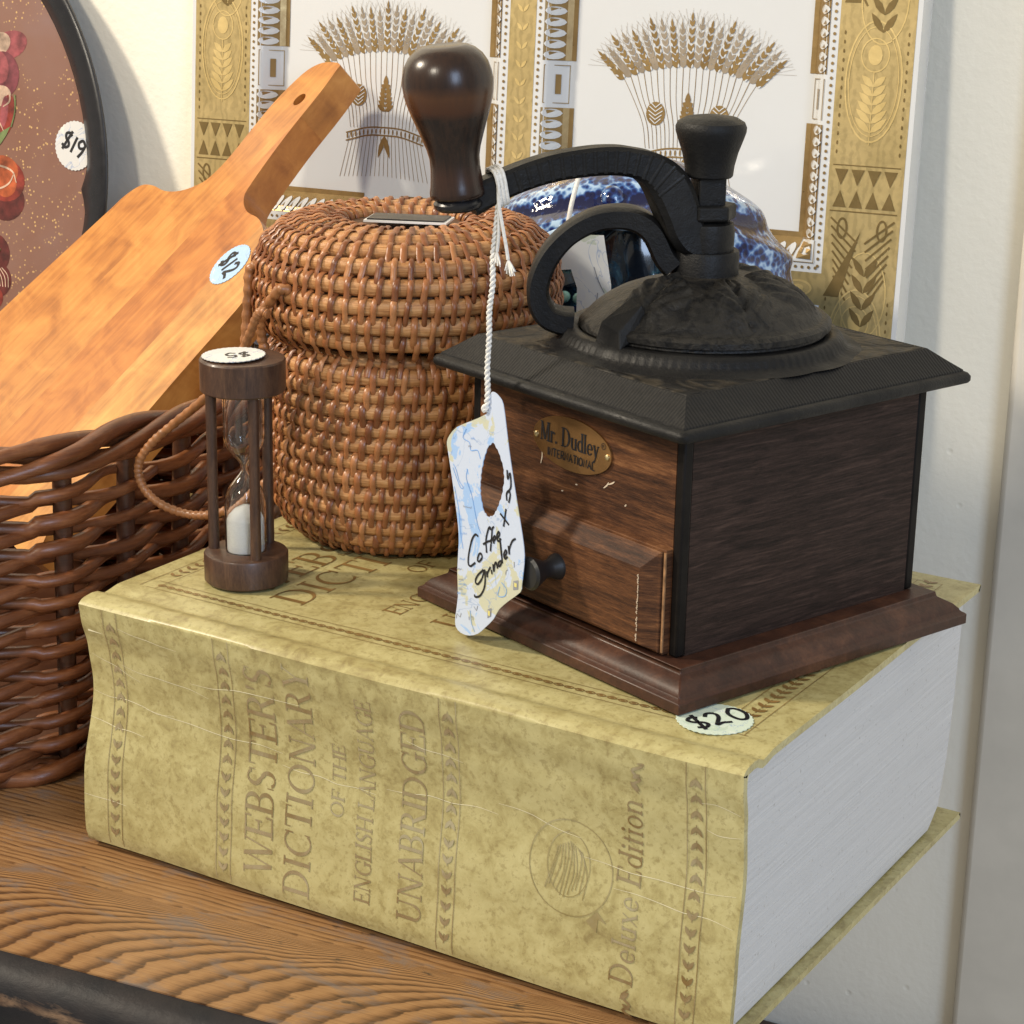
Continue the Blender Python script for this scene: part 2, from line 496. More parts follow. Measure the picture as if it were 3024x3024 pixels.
def mk_table():
    m = NT('oak_table_top')
    o = m.obj()
    sep = m.n('SeparateXYZ', Vector=o)
    x, y = sep.outputs[0], sep.outputs[1]
    wob = m.math('MULTIPLY', m.math('SUBTRACT', m.noise(m.map(o, (7, 10, 4)), 1.6, 3, 0.5), 0.5), 0.016)
    wob2 = m.math('MULTIPLY', m.math('SUBTRACT', m.noise(m.map(o, (16, 50, 16)), 2.2, 3, 0.5), 0.5), 0.0022)
    yw = m.math('ADD', y, wob)
    yc = m.math('MAXIMUM', m.math('MINIMUM', yw, 0.0595), -0.02)
    f1 = m.math('DIVIDE', m.math('MULTIPLY', m.math('MULTIPLY', yc, yc), 0.40), m.math('SUBTRACT', 0.066, yc))
    g1 = m.math('SUBTRACT', m.math('SUBTRACT', x, m.math('MULTIPLY', yc, 0.25)), f1)
    g1 = m.math('ADD', g1, m.math('MULTIPLY', m.math('SUBTRACT', m.noise(m.map(o, (10, 22, 4)), 2.0, 4, 0.6), 0.5), 0.020))
    saw1 = m.math('FRACT', m.math('MULTIPLY', g1, 74.0))
    g2 = m.math('ADD', m.math('MULTIPLY', m.math('ADD', y, m.math('MULTIPLY', wob2, 1.6)), 300.0), m.math('MULTIPLY', x, 9.0))
    saw2 = m.math('FRACT', g2)
    mask = m.ramp(m.math('MULTIPLY', m.math('ADD', yw, m.math('MULTIPLY', wob2, 2.0)), 10.0), [(0.585, 0.0), (0.615, 1.0)])
    st = [(0.0, 0.86), (0.30, 0.95), (0.60, 0.55), (0.80, 0.10), (0.93, 0.04), (1.0, 0.8)]
    streak = m.ramp(m.noise(m.map(o, (5, 260, 60)), 1.6, 3, 0.6), [(0.35, 0.25), (0.65, 1.0)])
    band = m.mix(mask, m.ramp(saw1, st), m.mix(streak, (0.85, 0.85, 0.85), m.ramp(saw2, st)))
    fine = m.noise(m.map(o, (22, 420, 60)), 2.2, 6, 0.65)
    pores = m.noise(m.map(o, (45, 1500, 60)), 1.6, 3, 0.6)
    f = m.math('ADD', m.math('MULTIPLY', band, 0.48), m.math('MULTIPLY', fine, 0.52))
    f = m.math('ADD', f, m.math('MULTIPLY', m.math('SUBTRACT', pores, 0.5), 0.5))
    colr = m.ramp(f, [(0.22, (0.060, 0.027, 0.011)), (0.42, (0.155, 0.074, 0.029)), (0.62, (0.265, 0.137, 0.055)), (0.85, (0.36, 0.20, 0.085))])
    wear = m.ramp(m.noise(m.map(o, (1, 2.6, 1)), 26, 6, 0.7, 0.6), [(0.52, 0.0), (0.66, 0.8)])
    colr = m.mix(wear, colr, (0.16, 0.13, 0.115))
    dk = m.ramp(m.noise(m.map(o, (1, 2.2, 1)), 60, 4, 0.6), [(0.64, 0.0), (0.72, 0.85)])
    colr = m.mix(dk, colr, (0.035, 0.024, 0.017))
    m.P(Base_Color=colr, Roughness=m.ramp(wear, [(0, 0.36), (1, 0.5)]))
    m.b.inputs['Specular IOR Level'].default_value = 0.4
    m.bump(f, 0.25, 0.0006)
    return m.m
M_TABLE = mk_table()
def mk_edge():
    m = NT('worn_black_table_edge'); o = m.obj()
    sep = m.n('SeparateXYZ', Vector=o)
    n1 = m.noise(m.map(o, (1, 1, 4)), 34, 6, 0.7, 0.5)
    worn = m.ramp(m.math('ADD', n1, m.math('MULTIPLY', m.math('ABSOLUTE', m.math('ADD', sep.outputs[2], 0.0125)), -40)), [(0.40, 0.0), (0.56, 1.0)])
    c = m.mix(worn, m.ramp(m.noise(o, 50, 4), [(0.35, (0.010, 0.010, 0.012)), (0.7, (0.022, 0.018, 0.018))]), m.ramp(m.noise(o, 120, 4), [(0.3, (0.07, 0.035, 0.022)), (0.75, (0.20, 0.13, 0.08))]))
    m.P(Base_Color=c, Roughness=0.5)
    m.b.inputs['Specular IOR Level'].default_value = 0.22
    m.bump(m.math('ADD', n1, m.math('MULTIPLY', m.noise(o, 220, 4), 0.5)), 0.4, 0.001)
    return m.m
M_EDGE = mk_edge()

def mk_parch():
    m = NT('mottled_parchment_cover'); o = m.obj()
    a = m.noise(o, 105, 8, 0.74, 0.5)
    b = m.noise(o, 16, 4, 0.6, 0.6)
    sp = m.noise(o, 420, 3, 0.7)
    f = m.math('ADD', m.math('MULTIPLY', a, 0.7), m.math('MULTIPLY', b, 0.28))
    c = m.ramp(f, [(0.34, (0.265, 0.210, 0.085)), (0.44, (0.370, 0.312, 0.130)), (0.52, (0.445, 0.388, 0.175)), (0.66, (0.505, 0.448, 0.215))])
    c = m.mix(m.ramp(sp, [(0.36, 0.45), (0.46, 0.0)]), c, (0.22, 0.165, 0.06))
    m.P(Base_Color=c, Roughness=0.36)
    m.b.inputs['Specular IOR Level'].default_value = 0.5
    m.bump(m.math('ADD', m.noise(o, 34, 3, 0.5), m.math('MULTIPLY', m.noise(o, 300, 3), 0.2)), 0.16, 0.0016)
    return m.m
M_PARCH = mk_parch()
M_WORN = plain('worn_pale_paper', (0.66, 0.60, 0.40), 0.6)
def mk_foil(name, dark, pale, rough):
    m = NT(name); o = m.obj()
    f = m.noise(o, 26, 5, 0.65, 0.5)
    m.P(Base_Color=m.ramp(f, [(0.36, dark), (0.52, tuple((a + b) / 2 for a, b in zip(dark, pale))), (0.66, pale)]), Metallic=0.45,
        Roughness=m.ramp(m.noise(o, 140, 4), [(0.3, rough - 0.05), (0.7, rough + 0.12)]))
    m.bump(m.noise(o, 300, 3), 0.3, 0.0004)
    return m.m
M_FOIL = mk_foil('bronze_foil_print', (0.27, 0.175, 0.065), (0.52, 0.46, 0.29), 0.28)
M_FOIL_TOP = plain('brown_cover_print', (0.20, 0.115, 0.036), 0.35, var=0.3, nscale=60)
M_FOIL_PALE = mk_foil('pale_stamped_foil', (0.36, 0.28, 0.11), (0.55, 0.50, 0.33), 0.32)
def mk_pages():
    m = NT('page_edges'); o = m.obj()
    st = m.noise(m.map(o, (6, 6, 900)), 2.0, 5, 0.75)
    sp = m.noise(o, 520, 2, 0.6)
    c = m.ramp(st, [(0.25, (0.49, 0.49, 0.495)), (0.75, (0.66, 0.66, 0.67))])
    c = m.mix(m.ramp(sp, [(0.25, 0.6), (0.34, 0.0)]), c, (0.30, 0.28, 0.25))
    m.P(Base_Color=c, Roughness=0.8)
    m.bump(st, 0.5, 0.0007)
    return m.m
M_PAGES = mk_pages()

def mk_iron():
    m = NT('black_cast_iron'); o = m.obj()
    d = m.ramp(m.noise(o, 28, 6, 0.7, 0.3), [(0.45, 0.0), (0.75, 0.55)])
    c = m.mix(d, (0.0048, 0.0048, 0.0054), (0.022, 0.020, 0.017))
    m.P(Base_Color=c, Roughness=m.ramp(m.noise(o, 90, 4), [(0.3, 0.40), (0.7, 0.62)]))
    m.b.inputs['Specular IOR Level'].default_value = 0.26
    m.bump(m.math('ADD', m.noise(o, 420, 4, 0.6), m.math('MULTIPLY', m.noise(o, 1400, 2), 0.5)), 0.42, 0.0006)
    return m.m
M_IRON = mk_iron()
def mk_iron_relief():
    m = NT('cast_iron_with_relief'); o = m.obj()
    vo = m.n('TexVoronoi', {'feature': 'SMOOTH_F1'}, Vector=m.map(o, (1, 1, 0.5)), Scale=105, Smoothness=0.4)
    w = m.n('TexWave', {'wave_type': 'RINGS'}, Vector=o, Scale=50, Distortion=14, Detail=2, Detail_Scale=1.2)
    rel = m.math('ADD', vo.outputs[0], m.math('MULTIPLY', w.outputs[1], 0.35))
    d = m.ramp(rel, [(0.35, 0.65), (0.75, 0.0)])
    c = m.mix(d, (0.007, 0.0066, 0.0066), (0.048, 0.038, 0.025))
    m.P(Base_Color=c, Roughness=0.52)
    m.b.inputs['Specular IOR Level'].default_value = 0.26
    m.bump(m.math('ADD', m.math('MULTIPLY', rel, 1.5), m.math('MULTIPLY', m.noise(o, 500, 3), 0.4)), 0.8, 0.0015)
    return m.m
M_RELIEF = mk_iron_relief()
def mk_flute():
    m = NT('cast_iron_fluted_band'); o = m.obj()
    sep = m.n('SeparateXYZ', Vector=o)
    ax = m.math('DIVIDE', m.math('ABSOLUTE', sep.outputs[0]), 0.0728); ay = m.math('DIVIDE', m.math('ABSOLUTE', sep.outputs[1]), 0.078)
    k = m.math('GREATER_THAN', ax, ay)
    co = m.math('ADD', m.math('MULTIPLY', k, sep.outputs[1]), m.math('MULTIPLY', m.math('SUBTRACT', 1.0, k), sep.outputs[0]))
    wv = m.math('SINE', m.math('MULTIPLY', co, 2 * pi * 640))
    d = m.ramp(m.noise(o, 30, 6, 0.7), [(0.5, 0.0), (0.8, 0.55)])
    c = m.mix(d, (0.0048, 0.0048, 0.0054), (0.024, 0.021, 0.017))
    m.P(Base_Color=c, Roughness=0.5)
    m.b.inputs['Specular IOR Level'].default_value = 0.26
    m.bump(m.math('ADD', wv, m.math('MULTIPLY', m.noise(o, 260, 4), 5.0)), 0.20, 0.0005)
    return m.m
M_FLUTE = mk_flute()

def mk_door():
    m = NT('cast_iron_leaf_relief'); o = m.obj()
    a = m.noise(o, 130, 3, 0.55, 1.6); e = m.noise(o, 420, 4, 0.6)
    d = m.ramp(a, [(0.36, 0.0), (0.62, 0.9)])
    m.P(Base_Color=m.mix(d, (0.0048, 0.0048, 0.0052), (0.025, 0.022, 0.018)), Roughness=0.5)
    m.b.inputs['Specular IOR Level'].default_value = 0.28
    m.bump(m.math('ADD', m.math('MULTIPLY', a, 0.8), m.math('MULTIPLY', e, 0.8)), 0.7, 0.0010)
    return m.m
M_DOOR = mk_door()

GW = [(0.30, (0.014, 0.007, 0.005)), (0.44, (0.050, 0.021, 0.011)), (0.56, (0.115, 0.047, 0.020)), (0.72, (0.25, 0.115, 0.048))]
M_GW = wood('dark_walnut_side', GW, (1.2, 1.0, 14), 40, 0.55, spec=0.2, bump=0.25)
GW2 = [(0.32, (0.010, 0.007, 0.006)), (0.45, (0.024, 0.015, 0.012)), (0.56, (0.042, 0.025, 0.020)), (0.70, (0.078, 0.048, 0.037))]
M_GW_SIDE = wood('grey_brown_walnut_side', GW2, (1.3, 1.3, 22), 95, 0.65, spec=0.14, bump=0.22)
M_GW_BASE = wood('dark_walnut_base', [(0.3, (0.022, 0.010, 0.007)), (0.5, (0.055, 0.023, 0.014)), (0.72, (0.12, 0.05, 0.026))], (3, 3, 3), 24, 0.42, coat=0.05, spec=0.25)
M_GW_DARK = plain('blackened_wood_edge', (0.007, 0.0055, 0.005), 0.55, spec=0.15, var=0.4)
M_RAW = plain('bare_wood_edge', (0.26, 0.135, 0.06), 0.7, var=0.4, nscale=300)
def mk_knob():
    m = NT('turned_dark_wood_knob'); o = m.obj()
    sep = m.n('SeparateXYZ', Vector=o)
    z = m.math('ADD', sep.outputs[2], m.math('MULTIPLY', m.math('SUBTRACT', m.noise(o, 60, 4), 0.5), 0.008))
    band = m.ramp(m.math('MULTIPLY', z, 17.7), [(0.10, (0.016, 0.008, 0.006)), (0.22, (0.030, 0.013, 0.009)), (0.34, (0.010, 0.006, 0.005)), (0.62, (0.010, 0.006, 0.005)), (0.68, (0.060, 0.020, 0.008)), (0.77, (0.075, 0.030, 0.012)), (0.84, (0.019, 0.010, 0.008)), (0.95, (0.022, 0.012, 0.009))])
    gr = m.noise(m.map(o, (60, 60, 6)), 8, 5, 0.65)
    c = m.mix(m.ramp(gr, [(0.35, 0.0), (0.7, 0.5)]), band, (0.052, 0.024, 0.013))
    m.P(Base_Color=c, Roughness=0.27)
    m.b.inputs['Specular IOR Level'].default_value = 0.42
    m.bump(gr, 0.12, 0.0004)
    return m.m
M_KNOB = mk_knob()
M_BRASS = plain('tarnished_brass', (0.34, 0.19, 0.075), 0.36, metal=0.85, var=0.2, nscale=70, bump=0.15)
M_BRASS_L = plain('brass_tack', (0.62, 0.52, 0.30), 0.3, metal=0.9)
M_INK = plain('black_ink', (0.007, 0.007, 0.010), 0.5)
M_INK_BLUE = plain('blue_map_print', (0.16, 0.36, 0.74), 0.6)
M_INK_GREY = plain('grey_map_print', (0.24, 0.25, 0.28), 0.6)
M_YELLOW = plain('yellow_map_print', (0.62, 0.56, 0.20), 0.6)

def mk_map(name, base, blue, land, scale=45, s0=0.52):
    m = NT(name); o = m.obj()
    n1 = m.noise(o, scale, 5, 0.6, 0.8)
    n2 = m.noise(m.map(o, loc=(3, 7, 1)), scale * 0.8, 5, 0.6, 0.8)
    c = m.mix(m.ramp(n1, [(s0, 0.0), (s0 + 0.015, 1.0)]), base, blue)
    c = m.mix(m.ramp(n2, [(0.57, 0.0), (0.585, 0.8)]), c, land)
    ln = m.ramp(m.math('ABSOLUTE', m.math('SUBTRACT', m.noise(m.map(o, loc=(1, 2, 5)), scale * 0.7, 4, 0.55, 1.0), 0.5)), [(0.0, 0.65), (0.008, 0.0)])
    c = m.mix(ln, c, (0.20, 0.30, 0.52))
    m.P(Base_Color=c, Roughness=0.6)
    return m.m
M_MAP_TAG = mk_map('map_paper_tag', (0.49, 0.56, 0.70), (0.30, 0.46, 0.74), (0.50, 0.49, 0.31), 52, 0.57)
M_MAP_BLUE = mk_map('map_paper_blue', (0.38, 0.55, 0.78), (0.40, 0.58, 0.82), (0.60, 0.68, 0.76), 60, 0.6)
M_MAP_GREEN = mk_map('map_paper_green', (0.58, 0.67, 0.56), (0.64, 0.70, 0.62), (0.48, 0.58, 0.46), 120, 0.6)
M_MAP_WHITE = mk_map('map_paper_white', (0.62, 0.62, 0.61), (0.62, 0.66, 0.72), (0.74, 0.72, 0.66), 60, 0.62)
M_STRING = plain('white_cotton_string', (0.74, 0.72, 0.68), 0.85, var=0.1, nscale=900, bump=0.6, bscale=1600, bdist=0.0005)

M_COIL = NT('rattan_core')
def mk_coil():
    m = M_COIL; o = m.obj()
    sep = m.n('SeparateXYZ', Vector=o)
    ang = m.math('ARCTAN2', sep.outputs[1], sep.outputs[0])
    cv = m.n('CombineXYZ', X=m.math('MULTIPLY', ang, 6.0), Y=m.math('MULTIPLY', sep.outputs[2], 1300.0), Z=m.math('MULTIPLY', m.math('SQRT', m.math('ADD', m.math('MULTIPLY', sep.outputs[0], sep.outputs[0]), m.math('MULTIPLY', sep.outputs[1], sep.outputs[1]))), 1300.0))
    st = m.noise(cv.outputs[0], 1.0, 4, 0.7)
    big = m.noise(o, 55, 3)
    c = m.ramp(st, [(0.28, (0.26, 0.100, 0.033)), (0.5, (0.50, 0.240, 0.088)), (0.72, (0.70, 0.41, 0.19))])
    c = m.mix(m.ramp(big, [(0.45, 0.0), (0.7, 0.5)]), c, (0.27, 0.11, 0.035))
    m.P(Base_Color=c, Roughness=0.42); m.b.inputs['Specular IOR Level'].default_value = 0.4
    m.bump(st, 0.5, 0.0005)
    return m.m
M_COIL = mk_coil()
def mk_stitch():
    m = NT('rattan_stitch'); 
    rnd = m.n('ObjectInfo').outputs['Random']
    geo = m.n('NewGeometry').outputs['Random Per Island']
    r = m.math('FRACT', m.math('ADD', rnd, geo))
    c = m.ramp(r, [(0.0, (0.15, 0.048, 0.017)), (0.35, (0.245, 0.085, 0.029)), (0.7, (0.33, 0.122, 0.042)), (1.0, (0.41, 0.175, 0.066))])
    m.P(Base_Color=c, Roughness=0.34); m.b.inputs['Specular IOR Level'].default_value = 0.5
    m.bump(m.noise(m.map(m.obj(), (900, 60, 60)), 3, 3), 0.2, 0.0004)
    return m.m
M_STITCH = mk_stitch()
M_RATTAN_DARK = plain('dark_rattan_core', (0.10, 0.042, 0.016), 0.7, var=0.3)  # dark brown inner shell underlying the coils and stitches
M_WRAP = plain('wrapped_rattan_handle', (0.30, 0.125, 0.045), 0.38, var=0.3, nscale=240, bump=0.2)
def mk_wicker(name, a, b, c_):
    m = NT(name); o = m.obj()
    rnd = m.n('ObjectInfo').outputs['Random']
    f = m.noise(o, 26, 5, 0.65)
    st = m.noise(m.map(o, (40, 40, 420)), 2.5, 4, 0.65)
    c = m.ramp(m.math('ADD', m.math('MULTIPLY', f, 0.6), m.math('MULTIPLY', st, 0.4)), [(0.32, a), (0.5, b), (0.68, c_)])
    c = m.mix(m.math('MULTIPLY', rnd, 0.35), c, a)
    m.P(Base_Color=c, Roughness=0.34); m.b.inputs['Specular IOR Level'].default_value = 0.5
    m.bump(st, 0.25, 0.0006)
    return m.m
M_WICKER = mk_wicker('brown_willow', (0.075, 0.024, 0.009), (0.180, 0.060, 0.021), (0.34, 0.135, 0.050))
M_STAKE = mk_wicker('dark_willow_stake', (0.040, 0.015, 0.009), (0.085, 0.032, 0.015), (0.14, 0.058, 0.028))

BOARD = [(0.32, (0.30, 0.105, 0.022)), (0.44, (0.44, 0.165, 0.034)), (0.56, (0.56, 0.235, 0.052)), (0.74, (0.68, 0.33, 0.088))]
def mk_board(name, stops, seed):
    m = NT(name); o = m.map(m.obj(), loc=(seed, seed * 2, 0))
    al = m.map(o, (70, 7, 40))
    fine = m.noise(al, 3.0, 6, 0.62, 0.5)
    curl = m.noise(m.map(o, (26, 44, 20), rot=(0, 0, 0.5)), 1.1, 4, 0.5, 1.0)
    f = m.math('ADD', m.math('MULTIPLY', fine, 0.45), m.math('MULTIPLY', curl, 0.55))
    m.P(Base_Color=m.ramp(f, stops), Roughness=0.34, Coat_Weight=0.2, Coat_Roughness=0.2)
    m.bump(fine, 0.08, 0.0004)
    return m.m
M_BOARD = [mk_board('maple_strip_figured', BOARD, 0.0),
           mk_board('maple_strip_red', [(p, (c[0] * 0.93, c[1] * 0.82, c[2] * 0.72)) for p, c in BOARD], 3.1),
           mk_board('maple_strip_pale', [(p, (min(1, c[0] * 1.12), c[1] * 1.32, c[2] * 1.6)) for p, c in BOARD], 5.7)]

M_PORC = plain('white_porcelain', (0.64, 0.65, 0.655), 0.10, var=0.015, nscale=20, coat=0.6)
def mk_gold(name, a, b, rough, pat=False):
    m = NT(name); o = m.obj()
    f = m.noise(o, 22, 5, 0.65, 0.5)
    c = m.ramp(f, [(0.3, a), (0.7, b)])
    if pat:
        vo = m.n('TexVoronoi', {'feature': 'DISTANCE_TO_EDGE'}, Vector=m.map(o, (1, 1, 0.6)), Scale=150)
        w = m.n('TexWave', Vector=o, Scale=70, Distortion=9, Detail=3)
        k = m.ramp(m.math('MULTIPLY', m.math('ADD', vo.outputs[0], m.math('MULTIPLY', w.outputs[1], 0.35)), 1.0), [(0.12, 0.30), (0.3, 0.0)])
        c = m.mix(k, c, tuple(x * 0.55 for x in a))
    m.P(Base_Color=c, Metallic=0.55, Roughness=m.ramp(m.noise(o, 160, 4, 0.6), [(0.3, rough), (0.7, rough + 0.16)]))
    m.bump(m.noise(o, 240, 4), 0.12, 0.0005)
    return m.m
M_GOLD = mk_gold('gold_lustre_band', (0.44, 0.335, 0.145), (0.56, 0.43, 0.20), 0.36, True)
M_GOLD_P = mk_gold('gold_print', (0.26, 0.165, 0.065), (0.40, 0.27, 0.11), 0.26)
M_GOLD_D = mk_gold('engraved_dull_gold', (0.16, 0.115, 0.04), (0.24, 0.16, 0.06), 0.34)
M_GOLD_G = plain('grey_gold_print', (0.33, 0.27, 0.20), 0.4, metal=0.3)
M_GOLD_L = mk_gold('raised_bright_gold', (0.60, 0.44, 0.17), (0.74, 0.57, 0.26), 0.34)

M_TRAY_RIM = plain('black_lacquer_rim', (0.011, 0.011, 0.014), 0.30, var=0.2, bump=0.12, bscale=120)
def mk_panel():
    m = NT('mauve_speckled_panel'); o = m.obj()
    f = m.noise(o, 7, 4, 0.6, 0.4)
    c = m.ramp(f, [(0.35, (0.20, 0.092, 0.060)), (0.52, (0.225, 0.118, 0.088)), (0.68, (0.235, 0.145, 0.132))])
    sp = m.n('TexVoronoi', Vector=o, Scale=330)
    g = m.math('MULTIPLY', m.ramp(sp.outputs[0], [(0.16, 1.0), (0.26, 0.0)]), m.ramp(m.noise(o, 40, 3), [(0.46, 0.0), (0.56, 1.0)]))
    c = m.mix(g, c, (0.56, 0.36, 0.15))
    m.P(Base_Color=c, Roughness=0.42)
    return m.m
M_PANEL = mk_panel()
def paint(name, c): return plain(name, c, 0.45, var=0.55, nscale=130)
M_P_RED = paint('flower_red', (0.21, 0.028, 0.018)); M_P_DRED = paint('flower_dark_red', (0.095, 0.016, 0.014)); M_P_ORANGE = paint('flower_orange', (0.34, 0.075, 0.024))
M_P_PINK = paint('flower_pink', (0.26, 0.062, 0.070)); M_P_WHITE = paint('flower_white', (0.48, 0.34, 0.25)); M_P_GREEN = paint('leaf_green', (0.12, 0.16, 0.06)); M_P_MAROON = paint('flower_maroon', (0.15, 0.034, 0.044))

M_HG_WOOD = wood('brown_turned_wood', [(0.3, (0.030, 0.014, 0.009)), (0.5, (0.062, 0.030, 0.018)), (0.72, (0.115, 0.058, 0.030))], (40, 40, 8), 20, 0.42, coat=0.15, bump=0.1)
def mk_glass():
    m = NT('clear_glass')
    m.P(Base_Color=(0.97, 0.98, 0.98), Roughness=0.01, IOR=1.45, Transmission_Weight=1.0)
    return m.m
M_GLASS = mk_glass()
M_SAND = plain('white_sand', (0.80, 0.79, 0.76), 0.9, var=0.06, nscale=2000, bump=0.4, bscale=2500, bdist=0.0004)

def mk_glaze():
    m = NT('blue_speckled_glaze'); o = m.obj()
    vo = m.n('TexVoronoi', {'feature': 'SMOOTH_F1'}, Vector=m.map(m.obj(), (1, 1, 1)), Scale=330, Smoothness=0.25)
    f = m.math('ADD', vo.outputs[0], m.math('MULTIPLY', m.math('SUBTRACT', m.noise(o, 95, 5, 0.7, 0.6), 0.5), 1.2))
    at = m.n('Attribute', {'attribute_name': 'groove'}).outputs['Fac']
    f = m.math('ADD', f, m.math('MULTIPLY', at, 1.8))
    c = m.ramp(f, [(0.36, (0.003, 0.005, 0.040)), (0.58, (0.008, 0.024, 0.13)), (0.76, (0.06, 0.15, 0.36)), (1.0, (0.36, 0.50, 0.66))])
    m.P(Base_Color=c, Roughness=0.08, Coat_Weight=0.5)
    m.bump(f, 0.25, 0.0008)
    return m.m
M_GLAZE = mk_glaze()
def mk_glaze_in():
    m = NT('dark_teal_inner_glaze'); o = m.obj()
    f = m.noise(m.map(o, (80, 80, 26)), 1.4, 5, 0.65, 0.6)
    c = m.ramp(f, [(0.48, (0.003, 0.006, 0.011)), (0.60, (0.010, 0.035, 0.060)), (0.72, (0.06, 0.20, 0.24)), (0.82, (0.30, 0.50, 0.48))])
    m.P(Base_Color=c, Roughness=0.1, Coat_Weight=0.4)
    return m.m
M_GLAZE_IN = mk_glaze_in()
M_GLAZE_TURQ = plain('turquoise_glaze', (0.24, 0.46, 0.44), 0.12, var=0.5, nscale=220)
M_BLACK_CARD = plain('black_card', (0.012, 0.012, 0.014), 0.4)

# ================================================================== SETTING
T = 0.1104                       # book height
W_DIR = radians(4.0)
wd = V((cos(W_DIR), sin(W_DIR), 0)); wn = V((-sin(W_DIR), cos(W_DIR), 0))
w0 = V((0.15, 0.44, 0))
Mw = Matrix.Translation(w0) @ Matrix.Rotation(W_DIR, 4, 'Z')
wl = MB(); wl.box((-0.2, 0.05, 0.25), (3.6, 0.1, 2.3))
o = wl.build('wall', M_WALL, None, smooth=0, M=Mw); o['kind'] = 'structure'; o['label'] = 'cream painted wall behind the shelf'
cs = MB(); cs.box((0.165, -0.007, 0.25), (0.155, 0.014, 2.3))
o = cs.build('door_casing', M_CASING, None, smooth=0.6, bevel=0.004, M=Mw); o['kind'] = 'structure'; o['label'] = 'grey painted upright trim on the wall'
rl = MB(); rl.box((-0.3, -0.02, -0.335), (1.6, 0.04, 0.15))
o = rl.build('skirting_rail', M_RAIL, None, smooth=0.6, bevel=0.004, M=Mw); o['kind'] = 'structure'; o['label'] = 'dark wooden rail low on the wall'

# table: local x along its front edge
T_DIR = radians(7.17)
table = thing('wooden_table', 'worn oak topped table with a black painted front edge', 'table', (0.0319, -0.0845, 0), T_DIR)
tb = MB()
xl, xr, dep = -0.95, 0.260, 0.46
tb.add([(xl, 0.0, 0), (xr, 0.0, 0), (xr, dep, 0), (xl, dep, 0), (xl, 0.0, -0.03), (xr, 0.0, -0.03), (xr, dep, -0.03), (xl, dep, -0.03)],
       [(0, 1, 2, 3), (7, 6, 5, 4), (0, 4, 5, 1), (1, 5, 6, 2), (2, 6, 7, 3), (3, 7, 4, 0)])
tb.build('tabletop', M_TABLE, table, smooth=0)
eb = MB()
prof = [(0.0003, -0.030), (0.0003, -0.0006), (-0.0015, -0.0009), (-0.006, -0.0022), (-0.010, -0.0045), (-0.013, -0.0085), (-0.0145, -0.013), (-0.0148, -0.018), (-0.0135, -0.023), (-0.0105, -0.027), (-0.006, -0.030)]
n = len(prof); NX = 60
vs = []
for i in range(NX + 1):
    x = xl + (xr - xl) * i / NX
    for (y, z) in prof:
        j = 0.0006 * sin(x * 63) + 0.0005 * sin(x * 141 + 1)
        vs.append((x, y + (j if y < 0 else 0), z))
fs = [(i * n + k, i * n + (k + 1) % n, (i + 1) * n + (k + 1) % n, (i + 1) * n + k) for i in range(NX) for k in range(n)]
fs += [tuple(range(n - 1, -1, -1)), tuple(NX * n + k for k in range(n))]
eb.add(vs, fs); eb.build('front_edge', M_EDGE, table, smooth=0.9)
ap = MB(); ap.box(((xl + xr) / 2 - 0.08, 0.012, -0.095), (xr - xl - 0.19, 0.02, 0.129)); ap.build('apron', M_EDGE, table, smooth=0, bevel=0.002)
for lx, ly in ((xl + 0.04, 0.05), (xr - 0.16, 0.05), (xl + 0.04, dep - 0.05), (xr - 0.20, dep - 0.05)):
    lg = MB(); lg.box((lx, ly, -0.33), (0.045, 0.045, 0.599)); lg.build('leg', M_EDGE, table, smooth=0, bevel=0.003)

# ================================================================== DICTIONARY
L, W = 0.300, 0.232
book = thing('dictionary', 'thick parchment coloured dictionary lying flat under the coffee grinder', 'book', (0, 0, 0))
SP = [(0, 0.0045), (0.03, 0.0014), (0.07, 0.0004), (0.3, 0.0022), (0.62, 0.0054), (0.80, 0.0036), (0.93, 0.0012), (1, 0.0006)]
def spine_y(x, z):
    y = lerp_tab(SP, z / T)
    k = exp(-x / 0.035)
    y += k * (-0.0028 * exp(-((z / T - 0.27) / 0.2) ** 2) + 0.0025 * exp(-((z / T - 0.7) / 0.2) ** 2))
    y += 0.0003 * sin(x * 50 + z * 40)
    return y
def spine_pt(x, z):
    e = 0.0008
    y = spine_y(x, z)
    dx = (spine_y(x + e, z) - y) / e; dz = (spine_y(x, min(T, z + e)) - y) / e
    nrm = V((dx, -1, dz)).normalized()
    return V((x, y, z)), nrm
TOPZ = [(0, -0.0016), (0.004, 0.0004), (0.009, 0.0009), (0.0125, 0.0005), (0.0165, -0.0013), (0.020, -0.0008), (0.0245, 0.0), (0.23, 0.0)]
def top_z(x, y): return T + lerp_tab(TOPZ, y) + 0.00015 * sin(x * 40 + y * 55) * (1 if y > .02 else .4) - 0.0004
def top_pt(x, y): return V((x, y, top_z(x, y))), V((0, 0, 1))
cv = MB()
outer = []
for y in [W, W - .0006] + [.224 - .006 * k for k in range(33)] + [.0285, .0245, .022, .020, .0182, .0165, .0148, .0125, .0105, .009, .0065, .0045, .0028, .0016]: outer.append(('t', y))
for z in [.982, .975, .967, .958, .946] + [.93 - .02 * k for k in range(44)] + [.045, .03]: outer.append(('s', z * T))
for y in [0.0035, .006, .01, .05, .12, W - .0006, W]: outer.append(('b', y))
NXB = 90
cols = []
